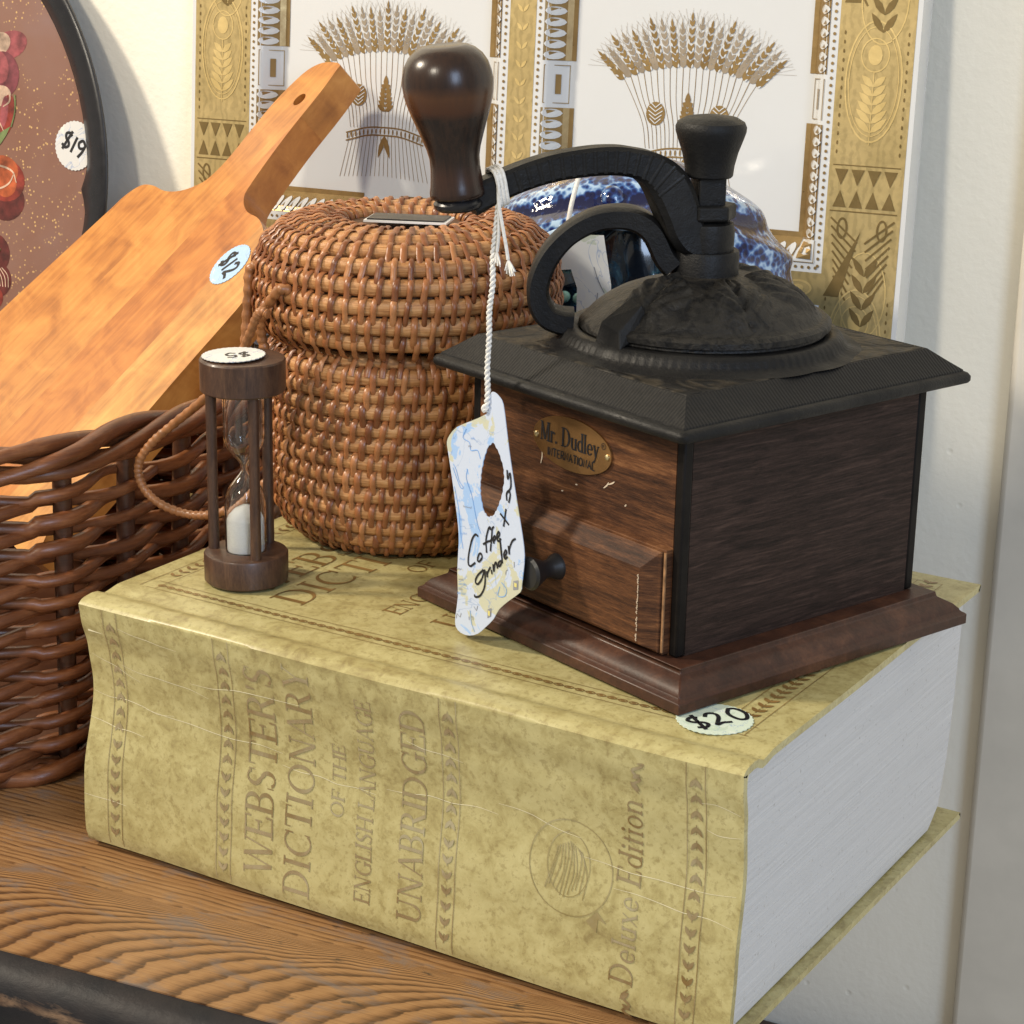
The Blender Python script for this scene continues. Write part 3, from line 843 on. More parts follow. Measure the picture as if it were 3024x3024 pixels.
for i in range(NXB + 1):
    x = L * i / NXB
    ring = []
    for k, q in outer:
        if k == 't': ring.append(V((x, q, top_z(x, q) - (0.0012 if q == W else 0))))
        elif k == 's': ring.append(V((x, spine_y(x, q), q)))
        else: ring.append(V((x, q + (spine_y(x, 0.002) if q < 0.008 else 0), 0.0004 + (0.0008 if q < .005 else 0) + (0.0008 if q == W else 0))))
    inner = []
    m_ = len(ring)
    for j, p in enumerate(ring):
        a = ring[max(0, j - 1)]; b = ring[min(m_ - 1, j + 1)]
        t = (b - a); nn = V((0, -t.z, t.y)); nn.normalize()
        # inward: towards the pages
        c = V((x, 0.11, T / 2)) - p
        if nn.dot(c) < 0: nn = -nn
        inner.append(p + nn * 0.0030)
    cols.append(ring + inner[::-1])
n = len(cols[0])
vs = [p for c in cols for p in c]
fs = [(i * n + k, i * n + (k + 1) % n, (i + 1) * n + (k + 1) % n, (i + 1) * n + k) for i in range(NXB) for k in range(n)]
h = n // 2
for base in (0, NXB * n):
    for k in range(h - 1):
        fs.append((base + k, base + k + 1, base + n - 2 - k, base + n - 1 - k))
cv.add(vs, fs)
cover = cv.build('cover', M_PARCH, book, smooth=0.9)
pg = MB()
po = [(0.0085, 0.0040), (0.0062, 0.015), (0.0065, 0.03), (0.0095, 0.06), (0.0105, 0.07), (0.0080, 0.09), (0.0052, 0.102), (0.0046, T - 0.0055), (0.10, T - 0.0042), (W - 0.008, T - 0.0042), (W - 0.0070, 0.092), (W - 0.0085, 0.06), (W - 0.012, 0.032), (W - 0.018, 0.012), (W - 0.028, 0.0045), (0.1, 0.0038)]
x0p, x1p = 0.004, L - 0.0045
pg.prism(po, lambda y, z: V((x0p, y, z)), lambda y, z: V((x1p, y, z)))
pg.build('page_block', M_PAGES, book, smooth=0.5, bevel=0.0006)

hb = MB(); hb.prism([(0.0026, T - 0.0135), (0.0030, T - 0.0046), (0.0042, T - 0.0032), (0.0105, T - 0.0034), (0.0085, T - 0.0100), (0.0075, T - 0.0150)], lambda y, z: V((0.003, y, z)), lambda y, z: V((L - 0.0022, y, z)))
hb.build('headband', M_WORN, book, smooth=0.5)
sp = lambda u, v: spine_pt(u, v)       # u = x, v = z
def spine_text(s, base, z0, z1, cap, mat, slant=0.0, track=0.03):
    t = text(s, z1 - z0, cap, track, slant)
    t.xf(lambda a, b: (base - b, z0 + a))
    return t
ln = spine_text("WEBSTER'S", 0.0972, 0.0125, 0.1005, 0.0138, M_FOIL); ln.build('title_lettering', M_FOIL, sp, book)
ln = spine_text('DICTIONARY', 0.1158, 0.0085, 0.1045, 0.0128, M_FOIL); ln.build('title_lettering', M_FOIL, sp, book)
ln = spine_text('OF THE', 0.1305, 0.046, 0.076, 0.0062, M_FOIL); ln.build('title_lettering', M_FOIL, sp, book)
ln = spine_text('ENGLISH LANGUAGE', 0.1446, 0.0140, 0.0985, 0.0076, M_FOIL); ln.build('title_lettering', M_FOIL, sp, book)
ln = spine_text('UNABRIDGED', 0.1685, 0.0125, 0.1000, 0.0112, M_FOIL); ln.build('title_lettering', M_FOIL, sp, book)
ln = spine_text('Deluxe Edition', 0.2605, 0.0150, 0.0870, 0.0098, M_FOIL, 0.05, 0.05); ln.build('edition_lettering', M_FOIL, sp, book)
fl = Ink()
for zc, sg in ((0.0965, 1), (0.0075, -1)):
    fl.pen([(0.2590, zc - sg * .006), (0.2565, zc - sg * .003), (0.2600, zc), (0.2570, zc + sg * .003), (0.2600, zc + sg * .005), (0.2615, zc + sg * .0065), (0.2590, zc + sg * .0062)], 0.0012, taper=True)
    fl.leaf((0.2595, zc - sg * .005), .005, .0022, 2.4 * sg); fl.leaf((0.257, zc), .004, .0018, 0.6 * sg)
fl.build('scroll_ornament', M_FOIL, sp, book)
for bx, mat in ((0.0160, M_FOIL), (0.0730, M_FOIL), (0.1795, M_FOIL), (0.2820, M_FOIL)):
    bd = Ink()
    for s in (-1, 1): bd.line((bx + s * 0.0037, 0.0045), (bx + s * 0.0037, T - 0.002), 0.00032, 26)
    nz = 15
    for i in range(nz):
        z = 0.0085 + i * (T - 0.015) / nz + 0.003
        up = 1 if i < nz // 2 else -1
        for s in (-1, 1):
            bd.leaf((bx, z - up * 0.0022), 0.0044, 0.0017, up * (pi / 2 - s * 0.55))
        bd.line((bx, z - up * 0.003), (bx, z + up * 0.001), 0.00035)
    bd.build('spine_band', mat, sp, book)
em = Ink(); ec = (0.2318, 0.0535)
em.ring(ec, 0.0175, 0.0185, 0.00032, 40)
random.seed(3)
for k in range(11):
    a = -0.9 + k * 0.18
    em.pen([(ec[0] - .010 + k * .0016, ec[1] - 0.010 + .002 * sin(k)), (ec[0] - .007 + k * .0014, ec[1] + 0.001 + .003 * sin(k * 1.7)), (ec[0] - .006 + k * .001, ec[1] + .010 - .0006 * abs(k - 5))], 0.00032)
em.ring((ec[0] - .001, ec[1] + .001), 0.009, 0.0125, 0.00026, 26)
em.poly([(ec[0] + .008, ec[1] - .0185), (ec[0] + .0125, ec[1] - .022), (ec[0] + .0130, ec[1] - .0165), (ec[0] + .0165, ec[1] - .0175), (ec[0] + .0125, ec[1] - .0135)])
em.build('round_emblem', M_FOIL_PALE, sp, book)
# creases worn into the spine paper
cr = Ink(); random.seed(11)
for (x0, z0, x1, z1, k) in ((0.002, .086, .028, .079, 4), (.018, .0845, .064, .081, 5), (0.001, .069, .045, .067, 5), (.03, .0665, .10, .066, 6), (.0, .058, .03, .0555, 4), (.02, .101, .05, .098, 4), (.055, .085, .11, .088, 5), (.0, .025, .022, .0247, 3), (.10, .060, .145, .059, 5), (.15, .064, .20, .066, 5), (.20, .071, .235, .066, 5), (.235, .058, .298, .060, 6), (.25, .051, .298, .049, 5), (.16, .086, .185, .084, 3), (.284, .094, .299, .0925, 3), (.286, .083, .299, .083, 3)):
    pts = [(x0 + (x1 - x0) * i / k, z0 + (z1 - z0) * i / k + random.uniform(-.0009, .0009)) for i in range(k + 1)]
    cr.pen(pts, 0.00028, 3, taper=True)
cr.build('paper_crease', M_WORN, sp, book, lift=0.00014)

tp = lambda u, v: top_pt(u, v)
def top_text(s, base, y0, y1, cap):
    t = text(s, y1 - y0, cap, 0.05)
    t.xf(lambda a, b: (base - b, y0 + a))
    t.build('cover_lettering', M_FOIL_TOP, tp, book)
top_text("WEBSTER'S", 0.0572, 0.050, 0.188, 0.0165)
top_text('DICTIONARY', 0.0785, 0.0475, 0.196, 0.0165)
top_text('OF THE', 0.0960, 0.1070, 0.150, 0.0085)
top_text('ENGLISH LANGUAGE', 0.1180, 0.0600, 0.186, 0.0088)
top_text('UNABRIDGED', 0.1450, 0.0600, 0.186, 0.0125)
bo = Ink()
for y in (0.0288, 0.0372): bo.line((0.012, y), (0.288, y), 0.00028, 30)
for i in range(58):
    x = 0.017 + i * 0.00455
    bo.ring((x, 0.0330), 0.0021, 0.0013, 0.0006, 12); bo.leaf((x - .0012, .0334), .0028, .0011, -0.35)
for x in (0.2755, 0.2865): bo.line((x, 0.0288), (x, 0.222), 0.00028, 24)
for i in range(34):
    y = 0.046 + i * 0.0053
    for s in (-1, 1): bo.leaf((0.281, y - .001), 0.0046, 0.0021, pi / 2 - s * 0.75)
    bo.line((0.281, y - .002), (0.281, y + .002), 0.0004)
for x in (0.0085, 0.0165): bo.line((x, 0.0288), (x, 0.222), 0.00028, 24)
for i in range(34):
    y = 0.046 + i * 0.0053
    for s in (-1, 1): bo.leaf((0.0125, y - .001), 0.0042, 0.0018, pi / 2 - s * 0.75)
for y in (0.2145, 0.2215): bo.line((0.0085, y), (0.2865, y), 0.00028, 30)
bo.build('cover_border', M_FOIL_TOP, tp, book)

def sticker(parent, fn, r, mat, txt, h, w, rot, scal=34, name='price_sticker', off=(0, 0)):
    """round scalloped price sticker lying on surface fn(u,v)"""
    pts = []
    for i in range(scal * 4):
        a = 2 * pi * i / (scal * 4)
        rr = r * (1 + 0.018 * cos(a * scal))
        pts.append((rr * cos(a), rr * sin(a)))
    mb = MB()
    up = lambda x, y, d: (lambda q: V(q[0]) + V(q[1]) * d)(fn(x, y))
    mb.prism(pts, lambda x, y: up(x, y, 0.00010), lambda x, y: up(x, y, 0.00042))
    s = mb.build(name, mat, parent, smooth=0)
    ink = hand(txt, h, w)
    c_, s_ = cos(rot), sin(rot)
    ink.xf(lambda a, b: (a * c_ - b * s_ + off[0], a * s_ + b * c_ + off[1]))
    ink.build('handwritten_price', M_INK, fn, s, lift=0.00052)
    return s
sticker(book, lambda u, v: (V((0.2716 + u, 0.0355 + v, top_z(0.27, 0.036) + 0.0001)), V((0, 0, 1))), 0.0138, M_MAP_GREEN, '$20', 0.0115, 0.0016, radians(62), off=(0.0005, 0.0008))

# ================================================================== COFFEE GRINDER
GX, GY, TH = 0.2126, 0.1301, -0.3351
GZ = T + 0.0006
gr = thing('coffee_grinder', 'wooden box coffee grinder with black cast iron top and crank', 'coffee grinder', (GX, GY, GZ), TH)
b = MB(); b.rectloops([(0, 0), (0, 0.0042), (0.0014, 0.0050), (0.0020, 0.0056), (0.0022, 0.0062), (0.0040, 0.0082), (0.0068, 0.0098), (0.0088, 0.0110), (0.0092, 0.0126), (0.0092, 0.0130)], 0.0781, 0.0797)
b.build('base', M_GW_BASE, gr, smooth=0.45, bevel=0.0004)
BX, BY, Z0, Z1 = 0.0605, 0.0650, 0.0131, 0.0990
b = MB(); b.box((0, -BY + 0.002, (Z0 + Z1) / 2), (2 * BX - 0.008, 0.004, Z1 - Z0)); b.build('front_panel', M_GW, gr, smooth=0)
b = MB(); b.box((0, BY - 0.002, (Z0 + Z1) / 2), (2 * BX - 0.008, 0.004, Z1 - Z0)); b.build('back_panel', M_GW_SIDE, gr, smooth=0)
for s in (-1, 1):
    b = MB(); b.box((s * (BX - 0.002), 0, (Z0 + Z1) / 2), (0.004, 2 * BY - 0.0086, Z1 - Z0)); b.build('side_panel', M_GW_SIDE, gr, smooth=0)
    for t in (-1, 1):
        b = MB(); b.box((s * (BX - 0.0018), t * (BY - 0.0020), (Z0 + Z1) / 2), (0.0042, 0.0046, Z1 - Z0 - 0.0002)); b.build('corner_strip', M_GW_DARK, gr, smooth=0.4, bevel=0.0009)
# drawer
dr = MB(); dr.box((-0.0005, -BY - 0.0014, 0.0340), (0.1135, 0.0030, 0.0405)); drawer = dr.build('drawer', M_GW, gr, smooth=0, bevel=0.0003)
fc = MB()
ox, oz0, oz1 = 0.0548, 0.0145, 0.0536
ix, iz0, iz1 = 0.0486, 0.0180, 0.0468
def lp(x, z0, z1, y): return [V((-x, y, z0)), V((x, y, z0)), V((x, y, z1)), V((-x, y, z1))]
rs = [lp(ox, oz0, oz1, -BY - 0.0029), lp(ox, oz0, oz1, -BY - 0.0040), lp(ox - .001, oz0 + .001, oz1 - .001, -BY - 0.0045), lp(ix + .0012, iz0 - .0012, iz1 + .0012, -BY - 0.0080), lp(ix, iz0, iz1, -BY - 0.0088)]
vs = [p for r in rs for p in r]; fs = [(0, 3, 2, 1), (16, 17, 18, 19)]
for j in range(4):
    for k in range(4):
        l = (k + 1) % 4; fs.append((j * 4 + k, j * 4 + l, j * 4 + 4 + l, j * 4 + 4 + k))
fc.add(vs, fs); fc.build('raised_face', M_GW, drawer, smooth=0, bevel=0.0002)
rw = MB(); rw.box((0.0559, -BY - 0.00305, 0.0340), (0.0009, 0.0006, 0.0385)); rw.build('bare_edge', M_RAW, drawer, smooth=0)
kb = MB()
Mk = Matrix.Rotation(radians(90), 4, 'X')
kb.lathe([(0.0, 0.0), (0.0052, 0.0), (0.0050, 0.0012), (0.0036, 0.0035), (0.0034, 0.0065), (0.0048, 0.0095), (0.0062, 0.0125), (0.0066, 0.0138), (0.0056, 0.0148), (0.0, 0.0152)], 28, (0.0026, -BY - 0.0088, 0.0345), Mk)
kb.build('drawer_knob', plain('black_painted_knob', (0.012, 0.012, 0.013), 0.42, bump=0.2), drawer, smooth=0.7)
# chips on the front
ch = Ink(); random.seed(5)
for (x, z, l, a) in ((0.018, 0.068, .004, 0.8), (0.0205, 0.070, .004, .5), (-.0185, .069, .006, 1.5), (0.002, .0655, .0012, .3), (0.03, .064, .001, 1), (-.012, .0715, .0012, 2), (-.006, .061, .001, .4)):
    ch.pen([(x, z), (x + l * .5 * cos(a) + .0004, z + l * .5 * sin(a)), (x + l * cos(a), z + l * sin(a))], 0.0006, 2, taper=True)
ch.build('scratch', plain('pale_wood_chip', (0.55, 0.45, 0.34), 0.7), lambda u, v: (V((u, -BY, v)), V((0, -1, 0))), gr)
ch = Ink()
for k in range(26):
    z = 0.0182 + k * 0.0011 + random.uniform(-.0004, .0004)
    if random.random() < .75: ch.pen([(ix - .0002, z), (ix - .0003 - random.uniform(0, .0006), z + .0005), (ix - .0002, z + .0011)], 0.0005, 2)
ch.build('chipped_edge', plain('pale_worn_edge', (0.42, 0.33, 0.25), 0.7), lambda u, v: (V((u, -BY - 0.0088, v)), V((0, -1, 0))), drawer)
# brass badge
bp = []
for i in range(48):
    a = 2 * pi * i / 48; bp.append((0.0226 * cos(a), 0.0103 * sin(a)))
bd = MB(); bd.prism(bp, lambda x, z: V((x, -BY - 0.0001, 0.0806 + z)), lambda x, z: V((x, -BY - 0.0009, 0.0806 + z)))
badge = bd.build('brass_badge', M_BRASS, gr, smooth=0.5)
fb = lambda u, v: (V((u, -BY - 0.0009, v)), V((0, -1, 0)))
t = text('Mr. Dudley', 0.0335, 0.0074, 0.03); t.xf(lambda a, b_: (-0.0182 + a, 0.0790 + b_)); t.p += [[(x + 0.00028, y + 0.00012) for x, y in q] for q in list(t.p)]; t.build('badge_lettering', M_INK, fb, badge)
t = sans('INTERNATIONAL', 0.0270, 0.0031, 0.00055); t.xf(lambda a, b_: (-0.0134 + a, 0.0738 + b_)); t.build('badge_lettering', M_INK, fb, badge)
t = Ink(); t.ring((0.0182, 0.0843), 0.0013, 0.0013, 0.0002, 16); t.line((0.0178, 0.0837), (0.0178, 0.0849), .0002); t.ring((0.0181, 0.0846), .0004, .0003, .0002, 8); t.line((0.0181, 0.0843), (0.0186, 0.0837), .0002)
t.build('badge_lettering', M_INK, fb, badge)
for s in (-1, 1):
    k = MB(); k.lathe([(0.0012, 0), (0.0011, 0.0005), (0.0006, 0.0008), (0, 0.0009)], 14, (s * 0.0205, -BY - 0.0009, 0.0806), Mk); k.build('tack', M_BRASS_L, badge)
# iron top plate
b = MB()
PX, PY = 0.0728, 0.0780
b.rectloops([(0.004, 0.0991), (0.0006, 0.0993), (0.0, 0.1002), (0.0, 0.1018), (0.0010, 0.1030), (0.0026, 0.1036)], PX, PY, cap=True, rc=0.003)
plate = b.build('iron_plate', M_IRON, gr, smooth=0.7)
b = MB(); b.rectloops([(0.0028, 0.1030), (0.0032, 0.1042), (0.0080, 0.1078), (0.0120, 0.1110), (0.0134, 0.1121), (0.0141, 0.1118)], PX, PY, cap=True)
b.build('sloping_border', M_FLUTE, gr, smooth=0.5)
b = MB(); b.rectloops([(0.0144, 0.1090), (0.0144, 0.1117), (0.0150, 0.1121)], PX, PY, cap=True); b.build('relief_panel', M_RELIEF, gr, smooth=0.4)
# skirt and dome
b = MB()
NS = 96
def skirt(u, v):
    a = u * 2 * pi
    pr = [(0.0606, 0.1121), (0.0588, 0.1128), (0.0566, 0.1134), (0.0555, 0.1146), (0.0547, 0.1162), (0.0532, 0.1180), (0.0500, 0.1184), (0.0470, 0.1170)]
    i = min(len(pr) - 1, int(round(v * (len(pr) - 1)))); r, z = pr[i]
    if i < 2: r += 0.0016 * abs(sin(a * 6)) * (1 - i * .5)
    if 1 < i < 5: r += 0.00030 * sin(a * 96)
    return V((r * cos(a), r * sin(a), z))
b.grid(skirt, 288, 7, True); b.build('skirt_ring', M_IRON, gr, smooth=0.9)
DOME = [(0.0484, 0.1186), (0.0482, 0.1196), (0.0466, 0.1212), (0.0430, 0.1251), (0.0385, 0.1286), (0.0330, 0.1317), (0.0265, 0.1342), (0.0195, 0.1360), (0.0120, 0.1372)]
def dome_z(r):
    for (r0, z0), (r1, z1) in zip(DOME[2:], DOME[3:]):
        if r1 <= r <= r0: return z0 + (z1 - z0) * (r0 - r) / (r0 - r1)
    return DOME[-1][1] if r < .012 else DOME[2][1]
b = MB(); b.lathe([(0.0470, 0.1168)] + DOME + [(0.0, 0.138)], 72); b.build('dome', M_DOOR, gr, smooth=0.6)
# sliding door: raised sector of the dome with leaf relief
A0, A1 = radians(-93), radians(118)
def door(u, v):
    a = A0 + (A1 - A0) * u
    r = 0.0132 + (0.0500 - 0.0132) * v
    z = dome_z(min(r, 0.0464)) + 0.0026
    if v > 0.95: z -= 0.0016 * (v - .95) / .05
    rel = 0
    # three big leaves fanning from the collar
    for ac in (-1.35, -0.35, 0.65, 1.65):
        da = (a - ac + pi) % (2 * pi) - pi
        x = (r - 0.016) / 0.028
        if 0 < x < 1:
            wdt = 0.42 * sin(pi * x) ** 0.7 + 0.02
            q = abs(da) / wdt
            if q < 1: rel += 0.0022 * (1 - q ** 4) * sin(pi * x) ** .5 - 0.0014 * exp(-(q / .10) ** 2) + 0.00055 * cos(q * 13 + x * 22)
    rel += 0.0016 * exp(-(u / 0.022) ** 2)
    if v < 0.9: z += rel
    return V((r * cos(a), r * sin(a), z))
b = MB(); b.grid(door, 150, 30)
na = 151
rimv = [door(i / 150, 1.0) for i in range(151)]
b.add(rimv + [V((p.x, p.y, p.z - 0.0022)) for p in rimv], [(i, i + 1, i + 152, i + 151) for i in range(150)])
for uu in (0.0, 1.0):
    e = [door(uu, j / 30) for j in range(31)]
    b.add(e + [V((p.x, p.y, p.z - 0.0030)) for p in e], [(j, j + 1, j + 32, j + 31) for j in range(30)])
dr_ = b.build('sliding_door', M_DOOR, gr, smooth=1.0)
tbm = MB()
at = A0 + 0.03
er = V((cos(at), sin(at), 0)); et = V((-sin(at), cos(at), 0)); ez = V((0, 0, 1))
f = lambda r, t_, z: er * r + et * t_ + ez * z
tbm.add([f(.0525, -.003, .1172), f(.0525, .012, .1172), f(.037, .012, .1250), f(.034, -.002, .1262), f(.0510, -.001, .1262), f(.0510, .0095, .1240), f(.040, .0095, .1330), f(.0375, .0005, .1345)],
        [(0, 1, 2, 3), (4, 5, 6, 7), (0, 1, 5, 4), (1, 2, 6, 5), (2, 3, 7, 6), (3, 0, 4, 7)])
tbm.build('door_tab', M_IRON, dr_, smooth=0, bevel=0.0006)
# collar, spindle and cap
b = MB(); b.lathe([(0.0142, 0.1372), (0.0134, 0.1382), (0.0131, 0.1400), (0.0131, 0.1478), (0.0126, 0.1486), (0.0, 0.1488)], 40); b.build('collar', M_IRON, gr, smooth=0.6)
b = MB(); b.lathe([(0.0108, 0.1486), (0.0110, 0.1560), (0.0104, 0.1590), (0.0076, 0.1600), (0.0, 0.1602)], 32); b.build('hub', M_IRON, gr, smooth=0.6)
b = MB(); b.lathe([(0.0, 0.1605), (0.0112, 0.1605), (0.0116, 0.1616), (0.0116, 0.1654), (0.0110, 0.1664), (0.0, 0.1665)], 6); b.build('nut', M_IRON, gr, smooth=0.3, bevel=0.0006)
b = MB(); b.lathe([(0.0078, 0.1660), (0.0078, 0.1768), (0.0, 0.1768)], 4, M=Matrix.Rotation(radians(20), 4, 'Z')); b.build('square_shaft', M_IRON, gr, smooth=0.3, bevel=0.0007)
b = MB(); b.lathe([(0.0, 0.1764), (0.0086, 0.1765), (0.0092, 0.1772), (0.0096, 0.1810), (0.0108, 0.1860), (0.0126, 0.1910), (0.0135, 0.1938), (0.0136, 0.1956), (0.0128, 0.1974), (0.0100, 0.1990), (0.0050, 0.1998), (0.0, 0.2000)], 40); b.build('spindle_cap', M_IRON, gr, smooth=0.6)
# crank arm
ad = V((-0.364, -0.931, 0)); asd = V((0.931, -0.364, 0))
apts = [(0.0005, 0.1535), (0.0060, 0.1528), (0.0105, 0.1575), (0.0135, 0.1655), (0.0180, 0.1745), (0.0250, 0.1806), (0.0345, 0.1835), (0.0440, 0.1841), (0.0540, 0.1834), (0.0640, 0.1820), (0.0740, 0.1794), (0.0840, 0.1758), (0.0920, 0.1724), (0.0960, 0.1706)]
ap3 = cat_rom([ad * r + V((0, 0, z)) for r, z in apts], 7)
nA = len(ap3)
wA = [0.0112 + 0.0085 * max(0, 1 - i / nA / .5) - 0.0015 * (i / nA) for i in range(nA)]; hA = [lerp_tab([(0, 0.011), (0.12, 0.0145), (0.28, 0.0160), (0.45, 0.0108), (0.8, 0.0100), (1, 0.0116)], i / nA) for i in range(nA)]
b = MB(); b.ribbon_rect(ap3, wA, hA, asd)
arm = b.build('crank_arm', M_IRON, gr, smooth=0.7)
rb = MB()
for k in range(28, nA - 16, 3):
    p = ap3[k]; tdir = (ap3[k + 1] - ap3[k - 1]).normalized(); up = asd.cross(tdir)
    for s in (-1, 1):
        q = p + asd * (s * wA[k] / 2)
        rb.tube([q - up * hA[k] * .40, q + up * hA[k] * .40], 0.00085, 6, ry=0.00035, upv=asd)
rb_o = rb.build('arm_rib', M_IRON, gr, smooth=0.8); rb_o['kind'] = 'stuff'
# wooden crank knob, leaning slightly outwards
kax = (V((0, 0, 1)) + ad * 0.105).normalized()
Mkn = Matrix.Translation(V((-0.0365, -0.0925, 0.1672))) @ V((0, 0, 1)).rotation_difference(kax).to_matrix().to_4x4()
b = MB(); b.lathe([(0.0, 0.0), (0.0078, 0.0002), (0.0092, 0.0014), (0.0094, 0.0030), (0.0084, 0.0042), (0.0080, 0.0048), (0.0, 0.005)], 36); b.build('knob_washer', plain('glossy_black_metal', (0.010, 0.010, 0.012), 0.25), gr, smooth=0.8, M=Mkn)
prof = [(0.0, 0.0046), (0.0104, 0.0048), (0.0113, 0.0058), (0.0113, 0.0075), (0.0108, 0.0100), (0.0104, 0.0135), (0.0101, 0.0175), (0.0102, 0.0215), (0.0110, 0.0252), (0.0124, 0.0295), (0.0140, 0.0342), (0.0158, 0.0392), (0.0172, 0.0438), (0.0181, 0.0480), (0.0184, 0.0518), (0.0180, 0.0556), (0.0169, 0.0594), (0.0150, 0.0626), (0.0124, 0.0650), (0.0096, 0.0664), (0.0072, 0.0669), (0.0066, 0.0668), (0.0, 0.0666)]
prof = [(r * 0.91, 0.0046 + (z - 0.0046) * 0.895) for r, z in prof]
b = MB(); b.lathe(prof, 56); kk = b.build('crank_knob', M_KNOB, gr, smooth=0.9, M=Mkn)
# loop handle on the dome, in the plane to the left of the spindle
hl = V((-0.6312, -0.7754, 0))      # leftwards in grinder axes
lpts = [(0.0125, 0.1420), (0.0160, 0.1460), (0.0205, 0.1545), (0.0262, 0.1592), (0.0340, 0.1606), (0.0436, 0.1590), (0.0530, 0.1535), (0.0602, 0.1452), (0.0640, 0.1360), (0.0642, 0.1280), (0.0610, 0.1220), (0.0560, 0.1196), (0.0505, 0.1190)]
lp3 = cat_rom([hl * r + V((0, 0, z)) for r, z in lpts], 6)
side = V((-hl.y, hl.x, 0))
nL = len(lp3)
b = MB(); b.ribbon_rect(lp3, [0.0160 - 0.0015 * sin(pi * i / nL) for i in range(nL)], [0.0076 + 0.0018 * abs(cos(pi * i / nL)) for i in range(nL)], side)
b.build('loop_handle', M_IRON, gr, smooth=0.8)
rb = MB()
for k in range(8, 36, 2):
    p = lp3[k]; tdir = (lp3[k + 1] - lp3[k - 1]).normalized(); up = side.cross(tdir).normalized()
    if up.dot(V((0, 0, 1))) < 0: up = -up
    rb.tube([p + up * .0026 - side * .0044 - tdir * .001, p + up * .0030 + tdir * .0008, p + up * .0026 + side * .0044 - tdir * .001], 0.00062, 6)
o = rb.build('handle_rib', M_IRON, gr, smooth=0.8); o['kind'] = 'stuff'

# ================================================================== HANG TAG on the crank (in grinder axes)
tag = thing('hang_tag', 'die cut map paper tag hanging by white string from the crank', 'price tag', (GX, GY, GZ), TH)
CARD_OUT = [(-23.72, 99.28), (-21.2, 100.09), (-18.22, 98.82), (-16.06, 96.56), (-14.17, 88.81), (-12.24, 79.95), (-9.41, 69.07), (-6.61, 59.26), (-3.33, 47.88), (-1.85, 40.46), (-2.31, 34.15), (-3.13, 28.27), (-3.88, 25.22), (-10.51, 19.86), (-16.38, 14.67), (-19.72, 9.61), (-24.85, 4.55), (-29.19, 0.76), (-34.5, -1.65), (-39.91, -2.12), (-43.12, -0.43), (-43.46, 3.63), (-41.99, 12.36), (-42.63, 22.76), (-41.94, 34.61), (-42.51, 41.41), (-43.99, 48.53), (-45.92, 56.66), (-47.84, 64.2), (-49.75, 71.16), (-50.24, 73.89), (-48.5, 77.12), (-44.12, 81.22), (-36.29, 85.22), (-26.05, 90.55), (-24.86, 94.1)]
CARD_HOLE = [(-21.53, 80.26), (-24.88, 77.54), (-26.91, 72.61), (-28.5, 66.63), (-28.99, 61.44), (-28.71, 56.99), (-26.85, 51.81), (-24.21, 49.94), (-20.79, 51.4), (-18.32, 55.14), (-15.92, 60.79), (-14.66, 67.23), (-15.38, 72.04), (-18.05, 76.93)]
CARD_INK = [[(-29.64, 40.53), (-31.41, 40.92), (-33.55, 38.04), (-35.2, 32.4), (-35.56, 28.24), (-34.21, 27.17), (-31.16, 29.47)], [(-29.05, 33.52), (-29.87, 30.99), (-28.8, 30.59), (-27.1, 32.62), (-27.75, 34.16), (-29.05, 33.52)], [(-24.28, 35.4), (-24.84, 40.4), (-23.4, 45.34), (-22.38, 46.17), (-22.18, 45.09)], [(-26.53, 38.22), (-22.94, 40.62)], [(-21.97, 36.61), (-21.43, 42.45), (-21.08, 45.95), (-20.08, 47.07)], [(-22.93, 40.34), (-20.13, 42.35)], [(-20.52, 40.71), (-19.1, 42.51), (-19.56, 43.52), (-20.55, 42.01), (-19.82, 40.33)], [(-18.41, 42.42), (-16.67, 44.75), (-17.22, 45.85), (-18.36, 43.73), (-17.45, 41.94), (-15.7, 43.43)], [(-26.11, 28.0), (-29.55, 24.72), (-30.99, 21.87), (-29.47, 21.14), (-26.9, 24.2), (-25.33, 28.22), (-25.09, 21.94), (-27.62, 17.15), (-30.67, 15.55), (-31.49, 16.31)], [(-24.1, 27.99), (-23.61, 25.71), (-23.48, 27.48), (-21.81, 30.36)], [(-21.27, 29.37), (-20.79, 27.67)], [(-20.29, 31.93), (-19.7, 29.06), (-19.42, 31.49), (-18.51, 33.17), (-17.5, 30.88)], [(-15.46, 34.71), (-16.88, 33.46), (-17.02, 31.99), (-15.83, 32.72), (-14.96, 35.41), (-16.47, 43.51), (-14.66, 33.79)], [(-13.96, 36.26), (-12.24, 38.6), (-12.78, 39.7), (-13.91, 37.58), (-13.02, 36.07), (-11.61, 37.31)], [(-11.31, 41.8), (-10.54, 38.51), (-10.6, 40.75), (-9.01, 44.22), (-7.04, 45.77)], [(-16.56, 53.34), (-11.21, 50.14)], [(-13.07, 56.04), (-14.31, 48.6)], [(-12.84, 71.55), (-12.32, 68.08), (-11.05, 70.76), (-10.4, 65.51), (-12.42, 62.67)], [(-12.66, 59.38), (-12.9, 61.99), (-11.6, 63.54), (-10.72, 62.1), (-11.46, 58.85)]]
CARD_SMALL = [[(-42.73, 3.26), (-42.31, 5.17), (-40.21, 4.32), (-39.61, 6.27)], [(-31.65, 11.29), (-30.11, 9.99), (-29.27, 12.29)], [(-34.67, 6.28), (-34.46, 4.87)], [(-33.33, 6.56), (-32.18, 6.91), (-32.15, 5.57)], [(-12.67, 29.8), (-12.37, 31.31), (-11.54, 32.11)], [(-7.69, 34.04), (-7.59, 36.33)]]
